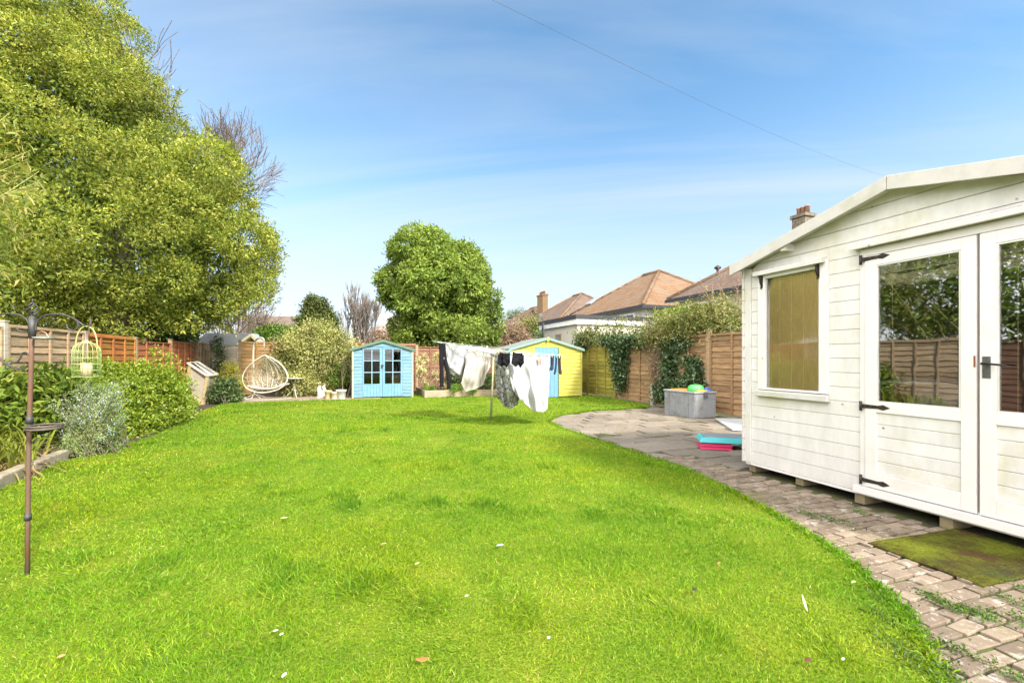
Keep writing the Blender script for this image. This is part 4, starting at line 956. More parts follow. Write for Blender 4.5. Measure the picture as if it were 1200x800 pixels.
cloth('hand_cloth', pink, [(630.8, 418.3, 8.22), (634.2, 418.5, 8.26)], [(631.5, 426, 8.22), (633.6, 427.5, 8.26)], 1.5, 0.02, 'tiny salmon pink cloth pegged over the white lace sheet', 'cloth', 9, 16, 12)
peg_m = [simple('wooden_peg', (0.50, 0.36, 0.18), 0.7, 0.1, 9, 0), simple('teal_peg', (0.10, 0.35, 0.38), 0.5, 0.1, 9, 0), simple('white_peg', (0.7, 0.7, 0.66), 0.5, 0.1, 9, 0)]
for i, (px, py, d, lab) in enumerate([(584.5, 412, 7.52, 'peg at the pole end of the black shorts'), (598, 413, 7.57, 'peg between the two pairs of black shorts'), (613, 413, 7.63, 'peg at the lace sheet end of the black shorts'), (622, 416.5, 8.16, 'peg over the middle of the white lace sheet'), (632.5, 417, 8.22, 'peg holding the salmon pink cloth'), (643, 417.5, 8.46, 'peg at the sock end of the white lace sheet'), (647, 416.5, 8.52, 'peg on the straight navy sock'), (652, 416.6, 8.52, 'peg on the narrow navy sock'), (655.5, 416.8, 8.52, 'peg on the dark brown sock'), (532, 404, 8.7, 'peg at the trouser end of the white floral sheet'), (552, 406.5, 8.95, 'peg on the white floral sheet next to the cream one'), (571, 407.5, 8.95, 'peg on the cream sheet beside the pole')]):
    mb = MB(); c = D(px, py, d - 0.03)
    mb.obox(c + np.array([0.004, 0, 0]), (0.0035, 0, 0.001), (0, 0.006, 0), (0.003, 0, 0.042)); mb.obox(c - np.array([0.004, 0, 0]), (0.0035, 0, -0.001), (0, 0.006, 0), (-0.003, 0, 0.042))
    mb.tube([c + np.array([-0.01, 0, 0.012]), c + np.array([0.01, 0, 0.012])], 0.004, 6)
    tag(mb.build('clothes_peg', peg_m[i % 3], origin=c), ('wooden ', 'teal ', 'white ')[i % 3] + lab, 'clothes peg', 'pegs on the clothes line')

# ------------------------------------------------------------------ hanging egg chair
wick = simple('cream_wicker', (0.68, 0.63, 0.52), 0.7, 0.12, 20, 0.2); wick_d = simple('brown_weave', (0.42, 0.36, 0.25), 0.8, 0.2, 20, 0.2)
ED = 13.55
e3 = lambda px, py, d=ED: D(px, py, d)
eg = thing('egg_chair', G(300, 466.5), 'cream wicker hanging egg chair with open ribs beside the bistro table', 'hanging chair')
rim = [(309.5, 416), (298, 423), (288.5, 432), (284.2, 442), (286, 451), (293, 457), (304, 459.8), (317, 458.8), (329, 454.5), (336, 446.5), (336.4, 438), (330, 427.5), (320, 420), (309.5, 416)]
rim_c = curve([e3(*p) for p in rim], 5)
part('rim', wick, eg, lambda mb: mb.tube(rim_c, 0.017, 8, cap=False))
EC = e3(310.5, 441)
FWD = np.array([sA, cA, 0.0])
def shell_pt(a, t):      # a: place along the rim 0..1, t: 0 rim .. 1 deepest
    i = (a % 1.0) * (len(rim_c) - 1); k = int(i); p = rim_c[k] + (rim_c[min(k + 1, len(rim_c) - 1)] - rim_c[k]) * (i - k)
    c = EC + np.array([0, 0, -0.05]); u = math.sin(t * PI / 2); return p + (c - p) * (1 - math.cos(t * PI / 2)) + FWD * 0.48 * u
def ribs(mb):
    for k in range(22):
        a = k / 22; mb.tube([shell_pt(a, t) for t in np.linspace(0, 0.97, 9)], 0.008, 5)
part('rib', wick_d, eg, ribs)
def lattice(mb):
    for t in (0.4, 0.6, 0.8, 0.94):
        mb.tube([shell_pt(a, t) for a in np.linspace(0, 1, 40)], 0.010, 5, cap=False)
    for k in range(44):
        a = k / 44; mb.tube([shell_pt(a + 0.05 * tt * 4, tt) for tt in np.linspace(0.3, 0.93, 6)], 0.007, 4); mb.tube([shell_pt(a - 0.05 * tt * 4, tt) for tt in np.linspace(0.3, 0.93, 6)], 0.007, 4)
part('lattice', wick_d, eg, lattice)
def fribs(mb):   # bowed ribs from the crown to the lip of the seat
    for px, b in ((293, 289.5), (298, 294), (303, 300), (308, 306), (313, 313), (318, 320), (323, 326), (328, 331)):
        mb.tube(curve([e3(309.5, 416), e3((309.5 + b) / 2 + (b - 309) * 0.2, 428, ED + 0.28), e3(b, 441, ED + 0.42), e3(px, 453, ED + 0.25)], 6), 0.009, 5)
part('hoop', wick, eg, fribs)
def seat(mb):
    P = [e3(290, 452), e3(300, 454.5), e3(311, 455), e3(322, 453.8), e3(333, 449)]
    mb.tube(curve(P, 5), 0.017, 8); 
    for k in range(5): mb.tube(curve([p + FWD * (0.07 + 0.07 * k) - np.array([0, 0, 0.02]) for p in P], 4), 0.016, 6)
part('seat', wick, eg, seat)
def stand(mb):
    mb.tube(curve([e3(298.5, 464, ED + 0.35), e3(297.2, 440, ED + 0.4), e3(296.8, 415, ED + 0.4), e3(298, 402, ED + 0.35), e3(302, 396.8, ED + 0.2), e3(307, 396, ED + 0.08), e3(309.5, 398.5, ED)], 6), 0.024, 8)
    c = e3(298.5, 464.5, ED + 0.35); c[2] = 0.14
    for a in (-2.6, -1.7, -0.9, 0.0, 0.9): mb.tube([c, c + np.array([math.cos(a) * 0.33, math.sin(a) * 0.3, -0.12])], 0.014, 6)
    mb.tube([(EC[0] + math.cos(a) * 0.62 + 0.1, EC[1] + math.sin(a) * 0.42 + 0.02, 0.018) for a in np.linspace(0, 2 * PI, 30)], 0.018, 6, cap=False)
part('stand', wick, eg, stand)
part('chain', alu, eg, lambda mb: mb.tube([e3(309.5, 398.5), e3(309.5, 416)], 0.012, 6))

# bistro table
bt = G(345, 466.3); BD = H * F / 46.3
b3 = lambda px, py, d=BD: D(px, py, d)
bi = thing('bistro_table', bt, 'small round grey metal bistro table on curved tripod legs next to the egg chair', 'table')
gm = simple('grey_green_painted_metal', (0.42, 0.44, 0.38), 0.5, 0.12, 12, 0.1)
tc_ = b3(345, 443)
part('table_top', gm, bi, lambda mb: mb.lathe([(0, -0.012), (0.29, -0.012), (0.30, 0.0), (0.29, 0.014), (0, 0.016)], tc_, 30))
for k in range(3):
    a = -PI / 2 + 0.35 + k * 2 * PI / 3; e = np.array([math.cos(a), math.sin(a), 0])
    c0 = np.array([tc_[0], tc_[1], 0])
    part('leg', gm, bi, lambda mb: mb.tube(curve([c0 + e * 0.15 + np.array([0, 0, tc_[2] - 0.013]), c0 + e * 0.035 + np.array([0, 0, 0.45]), c0 + e * 0.05 + np.array([0, 0, 0.26]), c0 + e * 0.20 + np.array([0, 0, 0.10]), c0 + e * 0.31 + np.array([0, 0, 0.0])], 6), 0.014, 7))
part('leg_ring', gm, bi, lambda mb: mb.tube([c0 + np.array([math.cos(a) * 0.06, math.sin(a) * 0.06, 0.25]) for a in np.linspace(0, 2 * PI, 17)], 0.010, 6, cap=False))

# sitting area strip at the back left
deckm = simple('grey_brown_deck', (0.27, 0.21, 0.15), 0.9, 0.25, 6, 0.3, stretch=(8, 1, 1))
def deckb(mb):
    v = 14.35
    while v < 16.2: mb.box(-3.4, 0.62, v, v + 0.135, -0.05, 0.03, random.uniform(0.2, 0.8)); v += 0.14
o = MB(); deckb(o); o = o.build('terrace', deckm, bevel=0.004, tint=True); tag(o, kind='structure')
kb = MB(); kb.box(-3.3, 0.55, 16.2, 16.4, 0.0, 0.22); tag(kb.build('timber_edging', simple('grey_sleeper', (0.20, 0.17, 0.13), 0.9, 0.2, 8, 0.3), origin=(-1.4, 16.3, 0), bevel=0.01), 'low dark timber edging board behind the egg chair', 'edging')

# pots
def pot_prof(r, h): return [(0, 0), (r * 0.74, 0), (r * 0.78, 0.01), (r * 0.97, h * 0.82), (r * 1.04, h * 0.83), (r * 1.04, h), (r * 0.93, h), (r * 0.90, h * 0.86), (0, h * 0.85)]
PD = 13.85
for (px, pb, rpx, hpx, c, lab) in ((384.5, 467.3, 4.1, 9.5, (0.50, 0.44, 0.20), 'ochre yellow plant pot beside the blue shed, leftmost of three'), (392, 467.6, 3.7, 8.2, (0.62, 0.52, 0.38), 'small cream plant pot between the ochre and the pale grey pots'), (399.8, 467.4, 5.6, 10.3, (0.55, 0.53, 0.48), 'wide pale grey plant pot holding a thin stem, nearest the blue shed')):
    p = G(px, pb + 0.5); k = PD / F; th_ = thing('plant_pot', (p[0], p[1], 0.02), lab, 'plant pot', 'plant pots beside the blue shed')
    part('pot', simple('glazed_pot', c, 0.6, 0.15, 12, 0.15), th_, lambda mb: mb.lathe(pot_prof(rpx * k, hpx * k), (p[0], p[1], 0.02), 24))
    part('soil', soil, th_, lambda mb: mb.lathe([(0, hpx * k * 0.90), (rpx * k * 0.90, hpx * k * 0.88), (0, hpx * k * 0.87)], (p[0], p[1], 0.02), 18))
# squirrel-like garden ornament: one continuous body
op = G(376, 466.5); oz = 0.02; k = 13.9 / F
mb = MB(); X = lambda px, py, dy=0.0: np.array([op[0] + (px - 376) * k * cA, op[1] - (px - 376) * k * sA + dy, oz + (465.5 - py) * k])
mb.ball(X(375, 460.2), (0.085, 0.075, 0.135), 16, 10); mb.ball(X(374.6, 465), (0.10, 0.085, 0.03), 16, 8); mb.ball(X(374, 454.6, -0.02), (0.055, 0.06, 0.055), 14, 8); mb.ball(X(372.6, 455.2, -0.05), (0.032, 0.035, 0.03), 10, 6)
mb.tube([X(373.4, 453), X(373.2, 451)], [0.02, 0.008], 8); mb.tube([X(375.2, 453), X(375.4, 451)], [0.02, 0.008], 8)
mb.tube(curve([X(377.2, 464, 0.03), X(380.2, 461.5, 0.04), X(380.5, 457, 0.04), X(379, 453, 0.03), X(381, 450.8, 0.03)], 4), [0.035, 0.04, 0.045, 0.05, 0.052, 0.055, 0.055, 0.055, 0.05, 0.05, 0.045, 0.042, 0.04, 0.035, 0.03, 0.025, 0.018], 10)
mb.tube([X(373.5, 459, -0.06), X(372.6, 457.4, -0.09)], [0.025, 0.018], 8)
o = mb.build('squirrel_ornament', simple('white_stone', (0.62, 0.57, 0.48), 0.8, 0.12, 20, 0.3), origin=(op[0], op[1], oz))
rm = o.modifiers.new('join', 'REMESH'); rm.mode = 'VOXEL'; rm.voxel_size = 0.012; rm.use_smooth_shade = True
tag(o, 'small white stone squirrel ornament sitting left of the ochre plant pot', 'ornament')

# leaning wooden cold frame in the back left corner
cfw = simple('pale_new_timber', (0.42, 0.33, 0.17), 0.75, 0.15, 7, 0.2, stretch=(1, 1, 4)); cfd = simple('grey_ply', (0.33, 0.29, 0.22), 0.85, 0.12, 5, 0.15)
cD = 12.35; c3 = lambda px, py, d=cD: D(px, py, d)
cf = thing('cold_frame', G(238, 476), 'tall pale timber cold frame cabinet with a sloping glazed lid by the left fence', 'cold frame')
A0, A1_, B0_, B1_ = c3(219, 455, 12.2), c3(223.5, 427, 12.2), c3(238.5, 476, 12.3), c3(243.5, 441.5, 12.3)
C0, C1 = c3(249, 470, 12.75), c3(252.5, 440, 12.75); E1_ = c3(232, 425.5, 12.65)
part('front_panel', cfd, cf, lambda mb: mb.prism([A0, B0_, B1_, A1_], FWD * 0.03))
part('end_panel', cfd, cf, lambda mb: mb.prism([B0_ + RT * 0.002, C0, C1, B1_ + RT * 0.002], -RT * 0.03))
for a, b in ((A0, A1_), (B0_, B1_), (C0, C1)): part('post', cfw, cf, lambda mb: mb.bar(a - (b - a) * 0.08 - FWD * 0.02, b - FWD * 0.02, 0.07, 0.06, up=FWD))
part('rail', cfw, cf, lambda mb: mb.bar(A1_ - FWD * 0.025 + np.array([0, 0, 0.0]), B1_ - FWD * 0.025, 0.06, 0.055, up=FWD)); part('rail', cfw, cf, lambda mb: mb.bar(c3(224, 462, 12.22), c3(238.5, 476, 12.27), 0.05, 0.05, up=FWD))
def lid(mb):
    a, b, c, d = A1_ - RT * 0.05 - FWD * 0.04, B1_ - FWD * 0.06 + RT * 0.02, C1 + RT * 0.06, E1_
    up = np.array([0, 0, 0.04])
    for p, q_ in ((a, b), (b, c), (c, d), (d, a), ((a + d) / 2, (b + c) / 2)): mb.bar(p + up, q_ + up, 0.06, 0.04)
ld = part('lid', simple('whitewashed_timber', (0.58, 0.52, 0.42), 0.7, 0.12, 8, 0.1), cf, lid)
part('pane', glass_mat('cold_frame_glass', 0.2, 0.8), ld, lambda mb: mb.prism([A1_ + np.array([0, 0, 0.04]), B1_ + np.array([0, 0, 0.04]), C1 + np.array([0, 0, 0.04]), E1_ + np.array([0, 0, 0.04])], (0, 0, 0.006)))

# ------------------------------------------------------------------ storage box, steps and toys on the patio
gbox = simple('grey_plastic_box', (0.235, 0.245, 0.255), 0.55, 0.08, 6, 0.06, dirt=(0.12, 0.10, 0.07), dirt_scale=4.5, dirt_amt=0.8)
pA, pB, pC = G(778.5, 484.5), G(814, 490.5), G(838, 487)
ax_ = (pB - pA); Lx = np.linalg.norm(ax_); ax_ /= Lx; ay_ = np.array([-ax_[1], ax_[0], 0]); 
if ay_.dot(pC - pB) < 0: ay_ = -ay_
Ly = 0.58; hb = 0.52
bo = thing('storage_box', (pA + pB) / 2, 'scuffed grey plastic storage box against the ivy-hung fence with toys on top', 'storage box')
W3 = lambda a, b, z: pA + ax_ * a + ay_ * b + np.array([0, 0, z])
def body(mb):
    for (a0, a1, b0, b1) in ((0, Lx, 0, 0.03), (0, Lx, Ly - 0.03, Ly), (0, 0.03, 0.03, Ly - 0.03), (Lx - 0.03, Lx, 0.03, Ly - 0.03)):
        mb.hexa([W3(a0, b0, 0), W3(a1, b0, 0), W3(a1, b1, 0), W3(a0, b1, 0), W3(a0, b0, hb), W3(a1, b0, hb), W3(a1, b1, hb), W3(a0, b1, hb)])
    mb.hexa([W3(0.03, 0.03, 0.01), W3(Lx - 0.03, 0.03, 0.01), W3(Lx - 0.03, Ly - 0.03, 0.01), W3(0.03, Ly - 0.03, 0.01), W3(0.03, 0.03, 0.40), W3(Lx - 0.03, 0.03, 0.40), W3(Lx - 0.03, Ly - 0.03, 0.40), W3(0.03, Ly - 0.03, 0.40)])
part('body', gbox, bo, body, 0.012)
for k in range(5):
    a = 0.20 + (Lx - 0.42) * k / 4
    part('rib', gbox, bo, lambda mb: mb.hexa([W3(a, -0.009, 0.05), W3(a + 0.05, -0.009, 0.05), W3(a + 0.05, -0.001, 0.05), W3(a, -0.001, 0.05), W3(a, -0.009, 0.46), W3(a + 0.05, -0.009, 0.46), W3(a + 0.05, -0.001, 0.46), W3(a, -0.001, 0.46)]), 0.003)
part('latch', simple('dark_latch', (0.10, 0.10, 0.105), 0.5, 0.1, 9, 0), bo, lambda mb: mb.hexa([W3(Lx + 0.021, 0.24, 0.42), W3(Lx + 0.032, 0.24, 0.42), W3(Lx + 0.032, 0.33, 0.42), W3(Lx + 0.021, 0.33, 0.42), W3(Lx + 0.021, 0.24, 0.545), W3(Lx + 0.032, 0.24, 0.545), W3(Lx + 0.032, 0.33, 0.545), W3(Lx + 0.021, 0.33, 0.545)]), 0.003)
def rimb(mb):
    for (a0, a1, b0, b1) in ((-0.02, Lx + 0.02, -0.02, 0.035), (-0.02, Lx + 0.02, Ly - 0.035, Ly + 0.02), (-0.02, 0.035, 0.036, Ly - 0.036), (Lx - 0.035, Lx + 0.02, 0.036, Ly - 0.036)):
        mb.hexa([W3(a0, b0, hb + 0.001), W3(a1, b0, hb + 0.001), W3(a1, b1, hb + 0.001), W3(a0, b1, hb + 0.001), W3(a0, b0, hb + 0.035), W3(a1, b0, hb + 0.035), W3(a1, b1, hb + 0.035), W3(a0, b1, hb + 0.035)])
part('rim', simple('pale_grey_rim', (0.30, 0.31, 0.31), 0.5, 0.08, 8, 0), bo, rimb, 0.008)
for a in (0.02, Lx - 0.16): part('foot', gbox, bo, lambda mb: mb.hexa([W3(a, -0.012, 0), W3(a + 0.14, -0.012, 0), W3(a + 0.14, -0.001, 0), W3(a, -0.001, 0), W3(a, -0.012, 0.45), W3(a + 0.14, -0.012, 0.45), W3(a + 0.14, -0.001, 0.45), W3(a, -0.001, 0.45)]), 0.004)
plastics = {}
def plastic(n, c): return simple(n, c, 0.4, 0.05, 6, 0)
mb = MB(); mb.hexa([W3(0.10, 0.10, 0.43), W3(0.62, 0.10, 0.43), W3(0.62, 0.46, 0.43), W3(0.10, 0.46, 0.43), W3(0.08, 0.08, 0.575), W3(0.64, 0.08, 0.575), W3(0.64, 0.48, 0.575), W3(0.08, 0.48, 0.575)])
tag(mb.build('toy_tray', plastic('orange_plastic', (0.62, 0.30, 0.07)), origin=W3(0.35, 0.3, 0.43), bevel=0.02), 'orange plastic toy tray in the top of the grey storage box', 'toy')
mb = MB(); c = W3(Lx - 0.22, 0.24, 0.53); mb.lathe([(0, -0.06), (0.10, -0.05), (0.16, 0.0), (0.17, 0.06), (0.15, 0.13), (0.09, 0.16), (0, 0.165)], c, 24)
tag(mb.build('toy_bucket', plastic('green_plastic', (0.10, 0.50, 0.12)), origin=c - np.array([0, 0, 0.06])), 'bright green rounded toy lying in the grey storage box', 'toy')
mb = MB(); c = W3(Lx - 0.10, 0.42, 0.54); mb.obox(c, ax_ * 0.09, ay_ * 0.07, (0, 0, 0.045)); mb.ball(c + np.array([0, 0, 0.06]), (0.06, 0.05, 0.035), 12, 8)
tag(mb.build('toy_truck', plastic('blue_plastic', (0.05, 0.14, 0.55)), origin=c - np.array([0, 0, 0.045]), bevel=0.015), 'dark blue plastic toy beside the green one in the box', 'toy')
mb = MB(); c = W3(Lx - 0.02, 0.2, hb + 0.052); mb.obox(c, ax_ * 0.035, ay_ * 0.12, (0, 0, 0.015)); mb.obox(c + ay_ * 0.16, ax_ * 0.008, ay_ * 0.06, (0, 0, 0.01))
tag(mb.build('toy_spade', plastic('yellow_plastic', (0.65, 0.50, 0.06)), origin=c - np.array([0, 0, 0.015]), bevel=0.006), 'small yellow toy spade across the rim of the storage box', 'toy')

# exercise step: grey deck on teal and pink risers
ps = G(821, 526.5); st_ax = (G(867, 523) - G(816, 526)); st_ax /= np.linalg.norm(st_ax)
st_ax = np.array([0.83, -0.55, 0]); st_ax /= np.linalg.norm(st_ax); st_ay = np.array([-st_ax[1], st_ax[0], 0])
S3 = lambda a, b, z: ps + st_ax * a + st_ay * b + np.array([0, 0, z])
def slab_step(mb, a0, a1, b0, b1, z0, z1, ins=0.03):
    mb.hexa([S3(a0, b0, z0), S3(a1, b0, z0), S3(a1, b1, z0), S3(a0, b1, z0), S3(a0 + ins, b0 + ins, z1), S3(a1 - ins, b0 + ins, z1), S3(a1 - ins, b1 - ins, z1), S3(a0 + ins, b1 - ins, z1)])
pinkp = plastic('hot_pink_plastic', (0.62, 0.035, 0.13)); tealp = plastic('teal_plastic', (0.07, 0.42, 0.45)); greyp = simple('grey_rubber', (0.20, 0.22, 0.225), 0.8, 0.1, 30, 0.3)
for z, lab in ((0.0, 'hot pink step riser lying flat on the patio, lowest of the stack'), (0.045, 'hot pink step riser, upper of two beneath the teal step')):
    mb = MB(); slab_step(mb, 0, 0.42, 0.02, 0.42, z, z + 0.021, 0.010); slab_step(mb, 0.01, 0.41, 0.03, 0.41, z + 0.022, z + 0.043, 0.010)
    tag(mb.build('step_riser', pinkp, origin=S3(0.2, 0.2, z), bevel=0.01), lab, 'step riser', 'pink risers under the exercise step')
es = thing('exercise_step', S3(0.3, 0.2, 0.09), 'teal exercise step with a grey deck stacked on two pink risers', 'exercise step')
part('platform', tealp, es, lambda mb: slab_step(mb, -0.01, 0.98, 0.01, 0.43, 0.093, 0.165, 0.035), 0.012)
part('deck', greyp, es, lambda mb: slab_step(mb, 0.05, 0.92, 0.055, 0.385, 0.166, 0.178, 0.008), 0.004)
part('foot_band', simple('dark_grey_plastic', (0.05, 0.055, 0.065), 0.6, 0.1, 6, 0), es, lambda mb: slab_step(mb, 0.0, 0.97, 0.02, 0.42, 0.0895, 0.0925, 0.001))
mb = MB(); slab_step(mb, 0.55, 1.05, -0.02, 0.36, 0.002, 0.032, 0.006); tag(mb.build('step_riser', plastic('light_grey_plastic', (0.45, 0.46, 0.46)), origin=S3(0.8, 0.2, 0), bevel=0.008), 'pale grey riser on the patio under the far end of the teal step', 'step riser')
a, b, c, d = G(838, 492), G(858, 505), G(885, 506), G(875, 492.5)
mb = MB(); mb.prism([p + np.array([0, 0, 0.006]) for p in (a, b, c, d)], (0, 0, 0.03)); tag(mb.build('grey_board', simple('pale_grey_board', (0.40, 0.41, 0.42), 0.7, 0.12, 9, 0.1), origin=a, bevel=0.005), 'flat pale grey board lying on the patio next to the brown fence', 'board')

# mossy mat on the path
def mat_m():
    t = NT('mossy_mat'); col = t.ramp(t.noise(3.4, 6, 0.72), [(0.34, (0.11, 0.048, 0.025)), (0.43, (0.10, 0.085, 0.018)), (0.54, (0.15, 0.165, 0.014)), (0.68, (0.21, 0.24, 0.022))])
    col = t.mix(t.mr(t.noise(1.9, 4), 0.50, 0.64, 0, 0.8), col, (0.055, 0.05, 0.033)); col = t.mix(t.mr(t.noise(55, 4, 0.8), 0.4, 0.7, 0.0, 0.6), col, (0.04, 0.035, 0.012)); t.bsdf(col, 0.98, t.noise(70, 5, 0.8), 1.0, 0.03, spec=0.1); return t.m
m0, m1, m2 = G(1016, 637), G(1152, 689), G(1085, 621)
mv = m1 - m0; mu = m2 - m0
mu = np.array([mv[1], -mv[0], 0]) / np.linalg.norm(mv) * np.linalg.norm(mu) * (1 if mv[1] < 0 else 1)
if mu[0] < 0: mu = -mu
gm_ = np.random.default_rng(5); n = 46; V = []; 
for j in range(n + 1):
    for i in range(n + 1):
        p = m0 + mv * i / n + mu * 1.35 * j / n; e = min(i, n - i, j, n - j)
        V.append((p[0] + gm_.normal() * 0.002, p[1] + gm_.normal() * 0.002, 0.009 if e == 0 else 0.012 + 0.005 * abs(gm_.normal())))
me = np_mesh('door_mat', V, [(j * (n + 1) + i, j * (n + 1) + i + 1, (j + 1) * (n + 1) + i + 1, (j + 1) * (n + 1) + i) for j in range(n) for i in range(n)], smooth=True)
o = link('door_mat', me, mat_m(), None, m0); so_ = o.modifiers.new('thickness', 'SOLIDIFY'); so_.thickness = 0.008; so_.offset = -1
tag(o, 'old door mat overgrown with green and brown moss on the brick path', 'door mat')

# raised bed along the back
sleeper = simple('weathered_sleeper', (0.33, 0.25, 0.17), 0.9, 0.25, 6, 0.4, stretch=(0.6, 4, 4), dirt=(0.20, 0.12, 0.07))
VR_ = 14.15; ru0, ru1 = PV(497.5, 460, VR_)[0], PV(606, 460, VR_)[0]
rbd = thing('raised_bed', ((ru0 + ru1) / 2, VR_, 0), 'low timber raised bed along the back fence behind the washing', 'raised bed')
part('front_board', sleeper, rbd, lambda mb: [mb.box(ru0, ru0 + 1.55, VR_, VR_ + 0.09, -0.03, 0.235), mb.box(ru0 + 1.56, ru1, VR_ + 0.006, VR_ + 0.09, -0.03, 0.225)], 0.012)
part('end_board', sleeper, rbd, lambda mb: mb.box(ru0, ru0 + 0.09, VR_ + 0.091, 16.4, -0.03, 0.225), 0.012)
part('soil', soil, rbd, lambda mb: mb.box(ru0 + 0.091, ru1, VR_ + 0.091, 16.5, 0.0, 0.19))

# stone edging of the side border
stone = simple('pale_edging_stone', (0.28, 0.225, 0.15), 0.95, 0.2, 10, 0.5, dirt=(0.13, 0.115, 0.05), dirt_amt=0.6, c2=(0.40, 0.34, 0.24))
eP = [G(px, py) for px, py in ((-95, 626), (-40, 596), (0, 574), (37, 556), (78, 538.5))]
labs = ['stone edging block of the border nearest the photograph edge, mostly out of view', 'stone edging block out past the bird feeding pole', 'rough stone edging block left of the bird feeding pole', 'pale stone edging block at the end of the border right of the bird feeding pole']
for i in range(4):
    mb = MB(); a, b = eP[i], eP[i + 1]; dd = (b - a) / np.linalg.norm(b - a); nn = np.array([dd[1], -dd[0], 0]); Lh = np.linalg.norm(b - a) / 2 - 0.006
    mb.obox((a + b) / 2 + np.array([0, 0, 0.035]) - nn * 0.05 + nn * 0.02 * (i % 2), dd * Lh, nn * 0.055, dd * 0.004 + np.array([0, 0, 0.09]))
    if i > 0: tag(mb.build('edging_stone', stone, origin=(a + b) / 2, bevel=0.015), labs[i], 'edging stone', 'edging stones of the flower border')
# ------------------------------------------------------------------ trees and plants
lf_oak = leafmat('evergreen_leaf', [(0, (0.055, 0.095, 0.018)), (0.4, (0.21, 0.265, 0.038)), (0.75, (0.41, 0.425, 0.075)), (1, (0.60, 0.54, 0.17))], 0.4, 0.6, 0.25, 0.3, 0.8)
lf_bay = leafmat('laurel_leaf', [(0, (0.105, 0.175, 0.035)), (0.5, (0.215, 0.30, 0.055)), (1, (0.36, 0.42, 0.09))], 0.4, 0.6, 0.25, 0.25, 0.7)
lf_bamboo = leafmat('bamboo_leaf', [(0, (0.08, 0.12, 0.015)), (0.5, (0.20, 0.24, 0.03)), (1, (0.48, 0.40, 0.15))], 0.4, 0.5, 0.3, 0.2)
lf_choisya = leafmat('bright_shrub_leaf', [(0, (0.10, 0.17, 0.016)), (0.5, (0.22, 0.31, 0.025)), (1, (0.42, 0.44, 0.06))], 0.35, 0.45, 0.4, 0.2, 1.5)
lf_mid = leafmat('broad_border_leaf', [(0, (0.07, 0.125, 0.016)), (0.5, (0.18, 0.26, 0.03)), (1, (0.38, 0.40, 0.08))], 0.35, 0.45, 0.4, 0.2)
lf_rose = leafmat('rosemary_leaf', [(0, (0.10, 0.16, 0.04)), (0.6, (0.22, 0.30, 0.08)), (1, (0.34, 0.40, 0.14))], 0.2, 0.6)
fl_blue = leafmat('pale_blue_petal', [(0, (0.38, 0.44, 0.56)), (1, (0.62, 0.66, 0.74))], 0.3, 0.7, 0.1, 0.05)
lf_strap = leafmat('strap_leaf', [(0, (0.11, 0.15, 0.02)), (0.45, (0.24, 0.26, 0.03)), (0.7, (0.38, 0.28, 0.12)), (1, (0.24, 0.12, 0.06))], 0.3, 0.6, 0.2, 0.1)
lf_dark = leafmat('dark_shrub_leaf', [(0, (0.05, 0.085, 0.028)), (0.6, (0.11, 0.165, 0.05)), (1, (0.21, 0.25, 0.10))], 0.2, 0.5)
lf_yellow = leafmat('yellow_blossom', [(0, (0.24, 0.25, 0.03)), (0.6, (0.50, 0.46, 0.06)), (1, (0.34, 0.36, 0.07))], 0.3, 0.6, 0.1)
lf_vari = leafmat('variegated_leaf', [(0, (0.13, 0.17, 0.04)), (0.35, (0.31, 0.33, 0.09)), (0.7, (0.50, 0.47, 0.18)), (1, (0.60, 0.55, 0.30))], 0.3, 0.5)
lf_conifer = leafmat('conifer_spray', [(0, (0.055, 0.08, 0.025)), (0.6, (0.13, 0.16, 0.045)), (1, (0.23, 0.24, 0.08))], 0.2, 0.7, 0.1)
lf_hedge = leafmat('hedge_leaf', [(0, (0.06, 0.13, 0.015)), (0.6, (0.15, 0.26, 0.03)), (1, (0.25, 0.33, 0.05))], 0.3, 0.5)
lf_ivy = leafmat('ivy_leaf', [(0, (0.025, 0.06, 0.022)), (0.6, (0.075, 0.125, 0.048)), (1, (0.19, 0.24, 0.11))], 0.15, 0.35, 0.5, 0.2)
lf_brown = leafmat('dry_seed_head', [(0, (0.20, 0.13, 0.09)), (0.6, (0.34, 0.24, 0.17)), (1, (0.50, 0.40, 0.30))], 0.3, 0.8, 0.1)
lf_hyd = leafmat('faded_flower_head', [(0, (0.32, 0.26, 0.13)), (0.6, (0.52, 0.47, 0.24)), (1, (0.36, 0.40, 0.16))], 0.3, 0.8, 0.1)
lf_clem = leafmat('climber_leaf', [(0, (0.075, 0.10, 0.025)), (0.5, (0.18, 0.20, 0.05)), (0.8, (0.30, 0.26, 0.11)), (1, (0.36, 0.29, 0.19))], 0.3, 0.6, 0.2)

